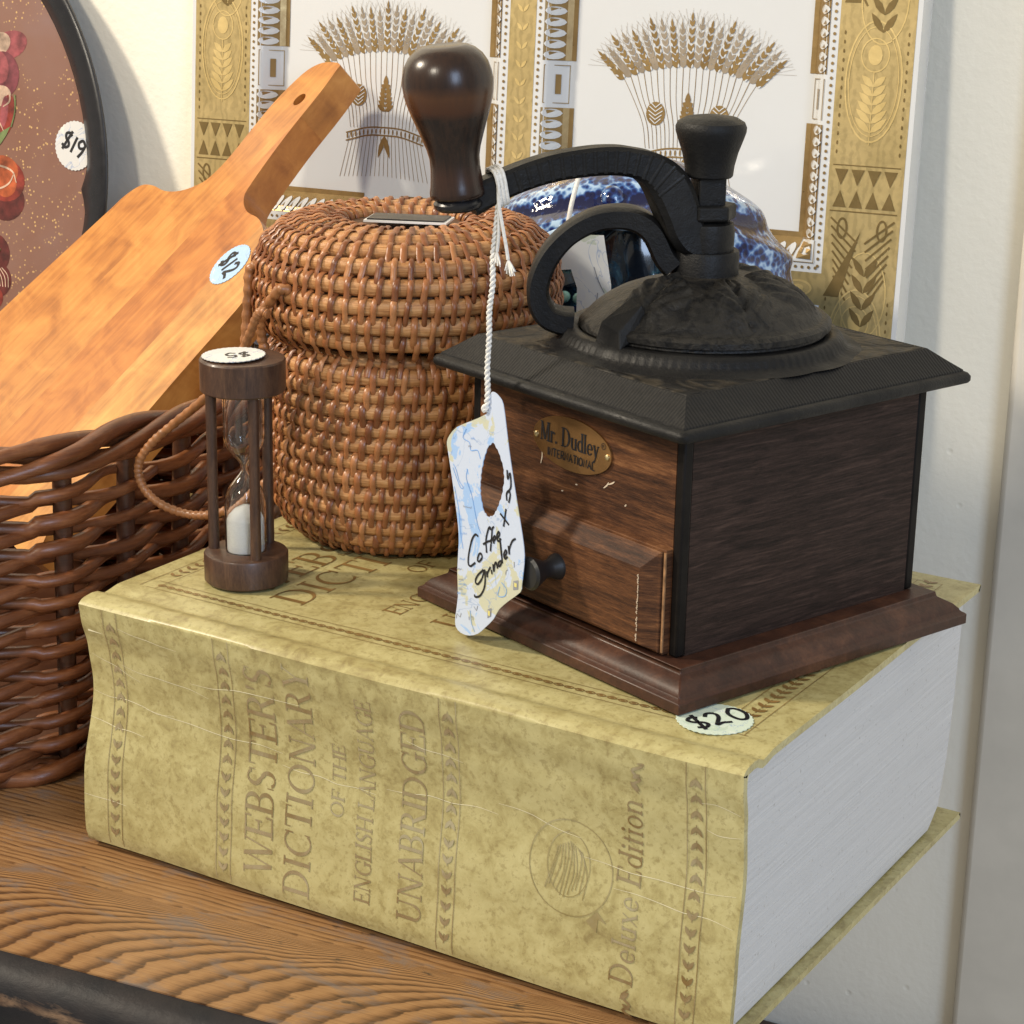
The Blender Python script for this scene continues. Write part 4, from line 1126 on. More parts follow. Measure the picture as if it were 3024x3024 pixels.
def card(u, z):
    """mm in the front plane -> point on the gently leaning card"""
    u, z = u / 1000, z / 1000
    d = 0.0062 * (1 - z / 0.1)
    y = -0.0865 - d
    return V((u + 1.24 * d, y, z + 0.58 * d - 0.0004)), V((0, -1, 0))
def holed(outer, hole):
    bm = bmesh.new()
    ov = [bm.verts.new((x, 0, y)) for x, y in outer]; hv = [bm.verts.new((x, 0, y)) for x, y in hole]
    ed = [bm.edges.new((ov[i], ov[(i + 1) % len(ov)])) for i in range(len(ov))] + [bm.edges.new((hv[i], hv[(i + 1) % len(hv)])) for i in range(len(hv))]
    bmesh.ops.triangle_fill(bm, edges=ed, use_beauty=True)
    bm.verts.index_update()
    vs = [(v.co.x, v.co.z) for v in bm.verts]; fs = [tuple(v.index for v in f.verts) for f in bm.faces]
    bm.free()
    return vs, fs
cin = []
for i, p in enumerate(CARD_HOLE):
    q = CARD_HOLE[(i + 1) % len(CARD_HOLE)]
    for k in range(4):
        t = k / 4; x = p[0] + (q[0] - p[0]) * t; z = p[1] + (q[1] - p[1]) * t
        j = 0.35 if k % 2 else -0.05
        cx_, cz_ = x + 22, z - 65; l = sqrt(cx_ ** 2 + cz_ ** 2)
        cin.append((x + cx_ / l * j, z + cz_ / l * j))
pts2, tris = holed([(p.x, p.y) for p in cat_rom([(a, c, 0) for a, c in CARD_OUT], 2, True)], cin)
b = MB()
fr = [card(*p)[0] for p in pts2]; bk = [p + V((0, 0.0003, 0)) for p in fr]
nv = len(fr)
cnt = {}
for t in tris:
    for i in range(3):
        e = (t[i], t[(i + 1) % 3]); cnt[tuple(sorted(e))] = cnt.get(tuple(sorted(e)), 0) + 1
fs = [t for t in tris] + [tuple(i + nv for i in t[::-1]) for t in tris] + [(a, c, c + nv, a + nv) for (a, c), k in cnt.items() if k == 1]
b.add(fr + bk, fs); b.build('card', M_MAP_TAG, tag, smooth=0)
ik = Ink()
for s in CARD_INK: ik.pen(s, 0.85, 4)
ik.build('handwriting', M_INK, card, tag, lift=0.00016)
ik = Ink()
for s in CARD_SMALL: ik.pen(s, 0.32, 0)
ik.poly([(-7.95, 28.58), (-5.03, 29.7), (-5.08, 26.0), (-7.93, 24.89)]); ik.poly([(-23.12, 12.66), (-20.88, 13.91), (-21.05, 10.37), (-23.2, 9.02)])
random.seed(21)
def tiny(ink, x, y, n_, h_, slope):
    for i in range(n_):
        xx = x + i * h_ * .75; yy = y + i * h_ * .75 * slope
        ink.pen([(xx, yy), (xx + h_ * random.uniform(-.1, .3), yy + h_ * random.uniform(.5, 1)), (xx + h_ * .5, yy + h_ * random.uniform(0, .5))], 0.17, 0)
for x, y, n_ in ((-39, 50, 7), (-41.5, 19.5, 4), (-42.5, 23.5, 4), (-41, 15.5, 3), (-36.5, 75, 3)): tiny(ik, x, y, n_, 1.0, 0.15)
ik.build('map_print', M_INK_GREY, card, tag, lift=0.00012)
ik = Ink(); ik.rect(-7.2, 26.6, -5.7, 28.2); ik.rect(-22.7, 10.4, -21.5, 12.4); ik.build('map_marker', M_YELLOW, card, tag, lift=0.0003)
ik = Ink()
for s in ([(-46, 66), (-44, 64), (-42, 60), (-39.5, 58), (-41, 57.5), (-43.5, 60.5), (-46, 64.5)], [(-45, 57), (-42, 48), (-41, 40), (-39, 33)], [(-37, 66), (-37.5, 62), (-34, 56), (-32, 50), (-30, 45), (-28, 42)], [(-38, 82), (-40, 78), (-36, 77), (-35, 74), (-31, 75), (-29, 72)], [(-34, 9), (-33, 4), (-31, 1)], [(-15, 26), (-12, 24), (-13, 21), (-17, 20), (-16, 24)]): ik.pen(s, 0.3, 4)
for x, y, n_ in ((-41.5, 44, 4), (-41, 38.5, 5), (-41, 28, 4), (-41.5, 17.5, 6), (-42, 13.5, 6), (-35, 78.5, 3)): tiny(ik, x, y, n_, 1.2, 0.2)
ik.build('map_print', M_INK_BLUE, card, tag, lift=0.00013)
def cord(mb, pts, r, twist, n=7):
    P = cat_rom(pts, n); m = len(P); acc = 0
    tr = [[], []]
    for i, p in enumerate(P):
        if i: acc += (P[i] - P[i - 1]).length
        t = (P[min(i + 1, m - 1)] - P[max(i - 1, 0)]).normalized()
        h_ = V((1, 0, 0)) if abs(t.x) < .8 else V((0, 1, 0))
        a = (h_ - t * h_.dot(t)).normalized(); c_ = t.cross(a)
        for k in (0, 1):
            an = acc * twist + k * pi
            tr[k].append(p + a * (cos(an) * r) + c_ * (sin(an) * r))
    for k in (0, 1): mb.tube(tr[k], r * 1.05, 6)
atp = V((-0.0262, -0.0818, 0.1740))
b = MB()
cord(b, [V((-0.0270, -0.0815, 0.1700)), V((-0.0268, -0.0828, 0.1600)), V((-0.0272, -0.0836, 0.150)), V((-0.0262, -0.0843, 0.140)), V((-0.0270, -0.0850, 0.130)), V((-0.0262, -0.0856, 0.120)), V((-0.0262, -0.0862, 0.1080)), V((-0.0250, -0.0868, 0.1000)), V((-0.0246, -0.0873, 0.0955)), V((-0.0254, -0.0876, 0.0915))], 0.00062, 1500, 14)
# wraps round the arm
ac = ad * 0.0845 + V((0, 0, 0.1757)); tdir = (ap3[int(nA * .82) + 1] - ap3[int(nA * .82) - 1]).normalized()
up = asd.cross(tdir).normalized()
for k, off in enumerate((-0.0010, 0.0004, 0.0018)):
    ring = []
    for i in range(28):
        a = 2 * pi * i / 28
        ca, sa = cos(a), sin(a)
        q = 1 / max(abs(ca) / 1.0, abs(sa) / 1.0) ** .75
        ring.append(ac + tdir * (off + 0.0012 * sa) + asd * (ca * q * 0.0064) + up * (sa * q * 0.0066))
    b.tube(ring, 0.00075, 6, closed=True)
b.tube(cat_rom([ac + asd * .006 - up * .006, V((-0.0262, -0.0822, 0.1710)), V((-0.0250, -0.0828, 0.1640)), V((-0.0245, -0.0832, 0.1580)), V((-0.0248, -0.0836, 0.1525))], 6), 0.0007, 6)
b.tube(cat_rom([ac + asd * .006 - up * .005, V((-0.0256, -0.0824, 0.1700)), V((-0.0225, -0.0830, 0.1620)), V((-0.0195, -0.0836, 0.1550)), V((-0.0180, -0.0838, 0.1505))], 6), 0.0007, 6)
random.seed(9)
for (cx_, cz_, dx_) in ((-0.0248, 0.1525, 0.2), (-0.0180, 0.1505, 0.55)):
    for k in range(16):
        e = V((cx_ + random.uniform(-.0024, .0036) + dx_ * .003, -0.0838 + random.uniform(-.001, .001), cz_ - random.uniform(.0035, .0062)))
        s0 = V((cx_, -0.0837, cz_)); b.tube([s0, (s0 + e) / 2 + V((random.uniform(-.0003, .0003), 0, 0)), e], [0.00036, 0.00036, 0.00022], 5)
b.tube(cat_rom([V((-0.0254, -0.0876, 0.0915)), V((-0.0258, -0.0882, 0.0925)), V((-0.0250, -0.0880, 0.0938)), V((-0.0246, -0.0872, 0.0928))], 5), 0.0009, 6)
b.build('string', M_STRING, tag, smooth=1.0)

# ================================================================== HOURGLASS
HGX, HGY = 0.0411, 0.0587
hg = thing('hourglass', 'small wooden sand timer with white sand run to the bottom', 'hourglass', (HGX, HGY, T + 0.0006))
R2h = V((0.8514, 0.5245, 0)); Fh = V((-0.5245, 0.8514, 0))
R_ = 0.0176
b = MB(); b.lathe([(0.0, 0.0), (R_ - .0006, 0.0), (R_ - .0001, 0.0006), (R_, 0.0115), (R_ - .0004, 0.0122), (R_ - .0016, 0.0127), (0.0, 0.0127)], 56); b.build('base_disc', M_HG_WOOD, hg, smooth=0.6)
b = MB(); b.lathe([(0.0, 0.0815), (R_ - .0006, 0.0815), (R_ - .0001, 0.0821), (R_, 0.0944), (R_ - .0005, 0.0951), (0.0, 0.0953)], 56); top_disc = b.build('top_disc', M_HG_WOOD, hg, smooth=0.6)
for an in (172, -66, 52):
    a = radians(an); p = R2h * (0.0137 * cos(a)) + Fh * (0.0137 * sin(a))
    b = MB(); b.tube([p + V((0, 0, .0122)), p + V((0, 0, .03)), p + V((0, 0, .06)), p + V((0, 0, .0820))], [0.0023, 0.0022, 0.0022, 0.0023], 14); b.build('post', M_HG_WOOD, hg, smooth=0.9)
gp = [(0.0080, 0.0128), (0.0086, 0.0140), (0.0087, 0.0300), (0.0084, 0.0345), (0.0072, 0.0390), (0.0050, 0.0425), (0.0030, 0.0450), (0.0018, 0.0470), (0.0016, 0.0485), (0.0019, 0.0500), (0.0032, 0.0520), (0.0054, 0.0545), (0.0076, 0.0578), (0.0085, 0.0615), (0.0086, 0.0660), (0.0086, 0.0800), (0.0080, 0.0814)]
gsm = [(q.x, q.y) for q in cat_rom([(r, z, 0) for r, z in gp], 4)]
inn = [(max(0.0005, r - 0.0007), z) for r, z in gsm]
b = MB(); b.lathe(gsm + inn[::-1] + [gsm[0]], 48); b.build('glass_bulb', M_GLASS, hg, smooth=1.2)
b = MB(); b.lathe([(0.0, 0.0131), (0.0077, 0.0131), (0.0078, 0.0145), (0.00785, 0.0262), (0.0070, 0.0281), (0.0045, 0.0306), (0.0015, 0.0322), (0.0, 0.0325)], 40); b.build('sand', M_SAND, hg, smooth=0.9)
hf = lambda u, v: (V((u - 0.0035, v + 0.0005, 0.0954 + 0.0016 * (u / .0135) ** 2)) , V((0, 0, 1)))
def hgs(u, v):
    w = R2h * u + Fh * v
    c_ = -0.55 * u + 0.35 * v
    return V((w.x, w.y, 0.0958 + 0.03 * u)) - R2h * 0.0036, V((0, 0, 1))
sticker(top_disc, hgs, 0.0128, M_MAP_WHITE, '$5', 0.0080, 0.0011, radians(196), off=(0.002, -0.001))

# ================================================================== ROUND RATTAN BASKET
BXc, BYc = 0.0527, 0.160
bk_ = thing('round_rattan_basket', 'round lidded basket of coiled golden rattan standing on the dictionary', 'basket', (BXc, BYc, T + 0.0008))
PITCH, RC = 0.00735, 0.0037
body_p = [(0.040, 0.0030), (0.047, 0.0036), (0.0525, 0.0085), (0.0565, 0.0170), (0.0582, 0.0290), (0.0588, 0.0430), (0.0588, 0.0580), (0.0588, 0.0690), (0.0582, 0.0785), (0.0566, 0.0845), (0.0535, 0.0868)]
lid_p = [(0.0622, 0.0972), (0.0643, 0.1015), (0.0650, 0.1080), (0.0645, 0.1160), (0.0624, 0.1235), (0.0585, 0.1298), (0.0525, 0.1342), (0.0455, 0.1366), (0.0375, 0.1374), (0.0300, 0.1362)]
def resample(prof, pitch):
    P = [V((r, z, 0)) for r, z in prof]; P = cat_rom(P, 10)
    acc = [0]
    for a, c_ in zip(P, P[1:]): acc.append(acc[-1] + (c_ - a).length)
    n_ = int(acc[-1] / pitch); out = []
    for i in range(n_ + 1):
        s = acc[-1] * i / n_; k = max(j for j in range(len(acc)) if acc[j] <= s + 1e-9)
        k = min(k, len(P) - 2); t = (s - acc[k]) / (acc[k + 1] - acc[k])
        p = P[k].lerp(P[k + 1], t); tg = (P[k + 1] - P[k]).normalized()
        out.append((p.x, p.y, tg.x, tg.y))
    return out
# one stitch: x along the ring, y up the profile, z outwards
sp_ = []
for i in range(9):
    a = radians(-88 + 176 * i / 8); sp_.append(V((0.0004 * sin(a * .9), 0.0043 * sin(a), 0.0041 * cos(a))))
sp_ = [V((-.0006, -0.0088, 0.0004)), V((-.0005, -0.0070, 0.0018)), V((-.0004, -0.0050, 0.0028))] + sp_[2:]
stm = MB(); stm.tube(sp_, 0.00125, 6, ry=0.00058, upv=(0, 0, 1), caps=True)
ST_ME = stm.mesh('stitch', M_STITCH, 1.2)
cam_dir = (V((0.5808, -0.6159, 0)) - V((BXc, BYc, 0))).normalized()
stitch_all = []
def weave(part, rows, dark_first):
    for ri, (r, z, tx, tz) in enumerate(rows):
        b_ = MB(); ph = random.uniform(0, 6)
        circ = [V((r * cos(a), r * sin(a), z)) for a in [2 * pi * i / 72 for i in range(72)]]
        circ = [p + V((0, 0, 0.00018 * sin(7 * i * 2 * pi / 72 + ph))) for i, p in enumerate(circ)]
        b_.tube(circ, 0.0031 * abs(tz) + 0.0038 * (1 - abs(tz)), 10, closed=True, ry=0.0038 * abs(tz) + 0.0032 * (1 - abs(tz)), upv=(0, 0, 1))
        b_.build('coil', M_COIL, part, smooth=1.2)
        ns = max(20, int(round(2 * pi * r / 0.0063)))
        for i in range(ns):
            a = 2 * pi * (i + 0.5 * (ri % 2)) / ns + random.uniform(-.012, .012)
            er_ = V((cos(a), sin(a), 0)); et_ = V((-sin(a), cos(a), 0))
            yv = er_ * tx + V((0, 0, tz))          # up the profile
            zv = et_.cross(yv)
            if zv.dot(er_ * r + V((0, 0, z - 0.08))) < 0: zv = -zv; et_ = -et_
            p = er_ * r + V((0, 0, z))
            M = Matrix((( *[et_[k] for k in range(1)],0,0,0),)) if False else Matrix.Translation(p) @ Matrix([(et_.x, yv.x, zv.x), (et_.y, yv.y, zv.y), (et_.z, yv.z, zv.z)]).to_4x4()
            M = M @ Matrix.Rotation(random.uniform(-.10, .10), 4, 'Z') @ Matrix.Diagonal((random.uniform(.85, 1.15), 1, 1, 1))
            face = zv.dot(V((0.495, -0.814, 0.303)))
            stitch_all.append((face, part, M))
def shell(prof, name):
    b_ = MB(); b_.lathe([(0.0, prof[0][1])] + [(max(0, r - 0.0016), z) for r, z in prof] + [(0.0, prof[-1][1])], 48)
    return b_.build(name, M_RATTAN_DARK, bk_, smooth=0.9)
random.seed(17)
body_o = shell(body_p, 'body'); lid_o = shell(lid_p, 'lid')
weave(body_o, resample(body_p, PITCH), False)
weave(lid_o, resample(lid_p, PITCH), True)
stitch_all.sort(key=lambda t: -t[0])
for face, part, M in stitch_all[:280]: inst(ST_ME, 'stitch', part, M)
b_ = {id(body_o): MB(), id(lid_o): MB()}
for face, part, M in stitch_all[280:]:
    mb = b_[id(part)]; mb.add([M @ V(v.co) for v in ST_ME.vertices], [tuple(p.vertices) for p in ST_ME.polygons])
for part in (body_o, lid_o):
    o = b_[id(part)].build('stitch', M_STITCH, part, smooth=1.2); o['kind'] = 'stuff'
b = MB(); b.lathe([(0.0, 0.1358), (0.0265, 0.1360), (0.0300, 0.1370)], 40); b.build('lid_centre', plain('flat_rattan_disc', (0.36, 0.185, 0.075), 0.5, var=0.25, nscale=160, bump=0.4), lid_o)
# handle hoop, hanging slack to the left; wrapped with split cane
def cam_plane(lat, h, depth=0.0): return V((0.8514, 0.5245, 0)) * lat + V((-0.5245, 0.8514, 0)) * depth + V((0, 0, h))
hp = [(-0.0560, 0.0985, -0.028), (-0.0600, 0.0990, -0.026), (-0.0650, 0.0880, -0.022), (-0.0720, 0.0730, -0.016), (-0.0860, 0.0570, -0.008), (-0.1010, 0.0430, 0.0), (-0.1125, 0.0330, 0.003), (-0.1190, 0.0235, 0.004), (-0.1180, 0.0145, 0.003), (-0.1110, 0.0075, 0.0), (-0.0990, 0.0040, -0.005), (-0.0880, 0.0040, -0.009), (-0.0770, 0.0075, -0.011), (-0.0660, 0.0150, -0.012), (-0.0560, 0.0250, -0.012)]
hp3 = cat_rom([cam_plane(a + 0.001 if a > -.1 else a * .93 - .006, h_ + 0.0085, d_ - 0.026) for a, h_, d_ in hp], 14)
b = MB(); b.tube(hp3, [0.0019 + 0.00025 * sin(i * 1.9) for i in range(len(hp3))], 10); b.build('swing_handle', M_WRAP, bk_, smooth=1.0)
for (pts) in ([(-0.0450, 0.1145, -0.045), (-0.0500, 0.1165, -0.048), (-0.0560, 0.1090, -0.040), (-0.0605, 0.0990, -0.030), (-0.0610, 0.0900, -0.026), (-0.0590, 0.0830, -0.026)], [(-0.0615, 0.1210, -0.020), (-0.0665, 0.1190, -0.018), (-0.0675, 0.1080, -0.018), (-0.0685, 0.0950, -0.018), (-0.0690, 0.0830, -0.018), (-0.0655, 0.0720, -0.018)]):
    q = cat_rom([cam_plane(*p) for p in pts], 9)
    b = MB(); b.tube(q, [0.0022 + 0.0003 * sin(i * 1.6) for i in range(len(q))], 9); b.build('handle_loop', M_WRAP, bk_, smooth=1.0)

# card lying in the hollow of the lid
cd = thing('small_card', 'small black card with white edge lying in the hollow of the basket lid', 'card', (BXc, BYc, T + 0.1372 + 0.0012))
b = MB(); Mz = Matrix.Rotation(radians(24), 4, 'Z') @ Matrix.Rotation(radians(-3), 4, 'X')
b.box((0.004, -0.004, 0.0026), (0.0335, 0.0205, 0.0006), Mz); b.build('card', M_BLACK_CARD, cd, smooth=0)
b = MB(); b.box((0.004, -0.004, 0.0018), (0.036, 0.023, 0.0009), Mz); b.build('white_facing', plain('white_card', (0.75, 0.75, 0.74), 0.5), cd, smooth=0)

# ================================================================== WICKER BASKET (left)
wk = thing('wicker_basket', 'brown willow basket standing left of the dictionary holding the cutting board', 'basket', (-0.19, 0.10, 0))
PL = [(-0.064, 0.042), (-0.058, 0.080), (-0.0585, 0.14), (-0.064, 0.195), (-0.100, 0.245), (-0.17, 0.262), (-0.26, 0.255), (-0.32, 0.215), (-0.34, 0.15), (-0.335, 0.08), (-0.30, 0.01), (-0.235, -0.045), (-0.165, -0.052), (-0.105, -0.015)]
PLs = [V((p.x + 0.19, p.y - 0.10, 0)) for p in cat_rom([(x, y, 0) for x, y in PL], 24, True)]
acc = [0.0]
for i in range(len(PLs)): acc.append(acc[-1] + (PLs[(i + 1) % len(PLs)] - PLs[i]).length)
PER = acc[-1]
def plan(s):
    s %= PER
    lo, hi = 0, len(PLs)
    while hi - lo > 1:
        mid = (lo + hi) // 2
        if acc[mid] <= s: lo = mid
        else: hi = mid
    t = (s - acc[lo]) / (acc[lo + 1] - acc[lo])
    p = PLs[lo].lerp(PLs[(lo + 1) % len(PLs)], t)
    d = (PLs[(lo + 1) % len(PLs)] - PLs[lo]).normalized()
    return p, V((d.y, -d.x, 0))
s_, nn = plan(0.02)
SGN = 1 if nn.dot(s_) > 0 else -1
NSTK = 26
step = PER / NSTK
HB = 0.150
S0 = 0.012
def wall_pt(s, z, off):
    p, nrm = plan(s)
    yb = max(0.0, min(1.0, (p.y + 0.02) / 0.15)) * max(0.0, min(1.0, (-p.x + 0.13) / 0.06)); yb = yb * yb * (3 - 2 * yb)
    return p * (1 + 0.05 * z / HB) + nrm * (SGN * off) + V((0, 0, z * (1 - 0.24 * yb)))
for i in range(NSTK):
    s = S0 + i * step
    b = MB(); b.tube([wall_pt(s, z, random.uniform(-.0004, .0004)) for z in (0.003, 0.03, 0.06, 0.09, 0.12, HB)], 0.0042, 8); b.build('stake', M_STAKE, wk, smooth=1.0)
zz = 0.006; row = 0
random.seed(23)
while zz < 0.139:
    rr = 0.0033 + random.uniform(-.0004, .0003)
    b = MB(); pts = []
    NP = 338
    ph = random.uniform(0, 6)
    for i in range(NP):
        s = PER * i / NP
        k = (s - S0) / step
        amp = 0.0047
        off = amp * cos(pi * k + row * pi) if NSTK % 2 == 0 else amp * cos(pi * k + row * pi)
        dz = 0.0011 * sin(2 * pi * s / 0.17 + ph) + 0.0007 * sin(2 * pi * s / 0.06 + ph * 2) + 0.0018 * sin(pi * k + row * pi)
        pts.append(wall_pt(s, zz + dz, off))
    b.tube(pts, [rr * (1 + 0.12 * sin(i * .21 + ph)) for i in range(NP)], 7, closed=True, upv=(0, 0, 1))
    b.build('strand', M_WICKER, wk, smooth=1.2)
    zz += 0.0056 if zz < 0.06 else (0.0058 if zz < .095 else 0.0063)
    row += 1
# plaited rim
for k in range(4):
    b = MB(); pts = []
    NP = 240; turns = 6
    for i in range(NP):
        s = PER * i / NP; a = 2 * pi * (turns * i / NP) + k * pi / 2
        pts.append(wall_pt(s, 0.1495 + 0.0056 * sin(a) + 0.0015 * sin(2 * pi * i / NP * 3 + k), 0.0015 + 0.0060 * cos(a)))
    b.tube(pts, [0.0037 * (1 + .12 * sin(i * .15 + k)) for i in range(NP)], 8, closed=True, upv=(0, 0, 1)); b.build('rim_cane', M_WICKER, wk, smooth=1.2)
for k in range(2):
    b = MB(); pts = []
    for i in range(150):
        s = PER * i / 150; a = 2 * pi * 13 * i / 150 + k * pi
        pts.append(wall_pt(s, 0.0045 + 0.0022 * sin(a), 0.003 + 0.0055 * cos(a)))
    b.tube(pts, 0.0040, 7, closed=True, upv=(0, 0, 1)); b.build('foot_cane', M_WICKER, wk, smooth=1.2)
b = MB(); b.prism([(p.x * .97, p.y * .97) for p in PLs[::6]], lambda x, y: V((x, y, 0.004)), lambda x, y: V((x, y, 0.0085))); b.build('bottom', M_STAKE, wk, smooth=0)

# ================================================================== CUTTING BOARD
bn = V((-0.2990, -0.6130, 0.7314)).normalized(); ba = V((0.4228, 0.6020, 0.6774)); bb = V((0.8555, -0.5117, -0.0792)); btip = V((-0.1397, 0.3752, 0.2853))
Mb = Matrix.Translation(btip) @ Matrix([(bb.x, ba.x, bn.x), (bb.y, ba.y, bn.y), (bb.z, ba.z, bn.z)]).to_4x4()
cb = thing('cutting_board', 'honey coloured wooden paddle cutting board leaning out of the wicker basket', 'cutting board')
cb.matrix_world = Mb
BO = [(-0.305, 0.134), (-0.275, 0.1385), (-0.1859, 0.1267), (-0.1352, 0.1200), (-0.1241, 0.1091), (-0.1060, 0.0876), (-0.0985, 0.0668), (-0.0985, 0.0486), (-0.0936, 0.0343), (-0.0838, 0.0272), (-0.0507, 0.0156), (-0.0218, 0.0087), (-0.0046, 0.0030), (0.0003, 0.0005), (-0.0006, -0.0098), (-0.0048, -0.0205), (-0.0147, -0.0270), (-0.0360, -0.0277), (-0.0552, -0.0239), (-0.0795, -0.0181), (-0.0942, -0.0184), (-0.1022, -0.0237), (-0.1099, -0.0344), (-0.1150, -0.0495), (-0.1165, -0.0680), (-0.1205, -0.0805), (-0.1310, -0.0870), (-0.1450, -0.0885), (-0.1880, -0.0935), (-0.2301, -0.0982), (-0.27, -0.100), (-0.298, -0.098), (-0.305, -0.090)]
bop = [(p.x, p.y) for p in cat_rom([(c, a, 0) for a, c in BO], 4, True)]
HC = (-0.0052, -0.0289)
hole = [(HC[0] + 0.0044 * cos(2 * pi * i / 20), HC[1] + 0.0044 * sin(2 * pi * i / 20)) for i in range(20)]
pts2, tris = holed(bop, hole)
bm = bmesh.new()
TB = 0.0195
fv = [bm.verts.new((x, y, 0)) for x, y in pts2]
for t in tris: bm.faces.new([fv[i] for i in t])
bmesh.ops.recalc_face_normals(bm, faces=bm.faces)
geo = bmesh.ops.extrude_face_region(bm, geom=bm.faces[:])
for v in geo['geom']:
    if isinstance(v, bmesh.types.BMVert): v.co.z -= TB
bmesh.ops.recalc_face_normals(bm, faces=bm.faces)
me0 = bpy.data.meshes.new('strip'); bm.to_mesh(me0); bm.free()
cuts = [-9, 0.022, 0.0790, 9]
for k in range(3):
    bm = bmesh.new(); bm.from_mesh(me0)
    for side_, yv in ((-1, cuts[k]), (1, cuts[k + 1])):
        if abs(yv) > 5: continue
        # joints run a little askew, as the strips do
        r = bmesh.ops.bisect_plane(bm, geom=bm.verts[:] + bm.edges[:] + bm.faces[:], plane_co=(yv, -0.2, 0), plane_no=V((side_, 0.06 * side_, 0)).normalized(), clear_outer=True)
        ed = [e for e in r['geom_cut'] if isinstance(e, bmesh.types.BMEdge)]
        try: bmesh.ops.edgeloop_fill(bm, edges=ed)
        except Exception: pass
    me = bpy.data.meshes.new('strip'); bm.to_mesh(me); bm.free()
    me.materials.append(M_BOARD[k]); me.shade_smooth(); me.set_sharp_from_angle(angle=0.5)
    o = bpy.data.objects.new('strip', me); COL.objects.link(o); o.parent = cb
bpy.data.meshes.remove(me0)
def bst(u, v): return V((0.0800 + u, -0.1270 + v, 0)), V((0, 0, 1))
sticker(cb, bst, 0.0135, M_MAP_BLUE, '$12', 0.0115, 0.0019, radians(-18))

# ================================================================== OVAL TOLE TRAY
lean = radians(8)
tn_ = cos(lean) * wn - sin(lean) * V((0, 0, 1)); tu = sin(lean) * wn + cos(lean) * V((0, 0, 1))
p0 = w0 - wn * 0.014 + V((0, 0, 0.3))
tc = p0 + wd * (-0.4655 - 0.205) + tu * (-0.1054)
Mt = Matrix([(wd.x, tu.x, -tn_.x), (wd.y, tu.y, -tn_.y), (wd.z, tu.z, -tn_.z)]).to_4x4()
ot = thing('oval_tray', 'oval black rimmed tray painted with red flowers on speckled mauve', 'tray')
ot.matrix_world = Matrix.Translation(tc) @ Mt
AX, AY = 0.205, 0.198
prf = [(-0.026, -0.0035), (-0.0225, -0.0030), (-0.0185, 0.0015), (-0.012, 0.0055), (-0.004, 0.0080), (-0.0015, 0.0082), (0.0, 0.0070), (-0.0004, 0.0050), (-0.004, 0.0040), (-0.011, 0.0015), (-0.0175, -0.0030), (-0.022, -0.0065), (-0.026, -0.0068)]
b = MB(); nP = len(prf); NA = 160; vs = []
for i in range(NA):
    a = 2 * pi * i / NA
    for (d_, z_) in prf:
        bump_ = 0.0045 * exp(-((a - 0.0) / 0.045) ** 2) if a < pi else 0.0045 * exp(-((a - 2 * pi) / 0.045) ** 2)
        dd = d_ - (bump_ if d_ <= -0.0175 else 0)
        vs.append(((AX + dd) * cos(a), (AY + dd) * sin(a), z_))
fs = [(i * nP + k, i * nP + (k + 1) % nP, ((i + 1) % NA) * nP + (k + 1) % nP, ((i + 1) % NA) * nP + k) for i in range(NA) for k in range(nP)]
b.add(vs, fs); b.build('rim', M_TRAY_RIM, ot, smooth=0.9)
b = MB(); pe = [((AX - 0.0225) * cos(2 * pi * i / 96), (AY - 0.0225) * sin(2 * pi * i / 96)) for i in range(96)]
b.prism(pe, lambda x, y: V((x, y, -0.0030)), lambda x, y: V((x, y, -0.0050))); b.build('painted_panel', M_PANEL, ot, smooth=0)
pf = lambda u, v: (V((u, v, -0.0030)), V((0, 0, 1)))
def petal(name, mat, c, rx, ry, rot, lift):
    k = Ink(); k.ell(c, rx, ry, 22, rot); k.build(name, mat, pf, ot, lift=lift)
# panel coordinates (x right, y up) relative to the tray centre; right edge is x = 0.183
X0_ = 0.670 + 0.0005
def pxy(s, t): return (s + X0_ - 0.006, t + 0.1054)
fpos = [('flower_petal', M_P_PINK, (-0.547, -0.022), .014, .0085, .3, .0002), ('flower_petal', M_P_WHITE, (-0.556, -0.022), .010, .007, .4, .0004), ('flower_petal', M_P_MAROON, (-0.551, -0.040), .0125, .014, .2, .0006), ('flower_petal', M_P_PINK, (-0.554, -0.036), .007, .010, .2, .0008),
        ('flower_petal', M_P_WHITE, (-0.551, -0.0535), .007, .0065, .1, .0010), ('flower_petal', M_P_RED, (-0.547, -0.0650), .0058, .0130, -.15, .0011), ('flower_petal', M_P_PINK, (-0.549, -0.063), .003, .010, -.1, .0013),
        ('flower_petal', M_P_DRED, (-0.545, -0.118), .0150, .0125, .1, .0002), ('flower_petal', M_P_RED, (-0.547, -0.105), .0165, .0135, -.1, .0004), ('flower_petal', M_P_ORANGE, (-0.550, -0.100), .0140, .0100, .1, .0006), ('flower_petal', M_P_ORANGE, (-0.545, -0.108), .0085, .0075, .6, .0008),
        ('flower_petal', M_P_DRED, (-0.553, -0.152), .0130, .0130, .2, .0002), ('flower_petal', M_P_DRED, (-0.549, -0.168), .0110, .0110, .1, .0004), ('flower_petal', M_P_RED, (-0.556, -0.180), .0120, .009, .1, .0006)]
for nme, mt, c, rx, ry, rt, lf in fpos: petal(nme, mt, pxy(*c), rx, ry, rt, 0.0001 + lf * 0.12)
st = Ink()
st.pen([pxy(-.562, -.098), pxy(-.552, -.0965), pxy(-.541, -.099), pxy(-.537, -.106)], .0013, 5, taper=True); st.pen([pxy(-.562, -.109), pxy(-.552, -.111), pxy(-.543, -.107), pxy(-.539, -.100)], .0012, 5, taper=True)
st.pen([pxy(-.556, -.047), pxy(-.547, -.049), pxy(-.545, -.056), pxy(-.55, -.060)], .0014, 5, taper=True); st.pen([pxy(-.560, -.06), pxy(-.553, -.069), pxy(-.548, -.076)], .0009, 5, taper=True)
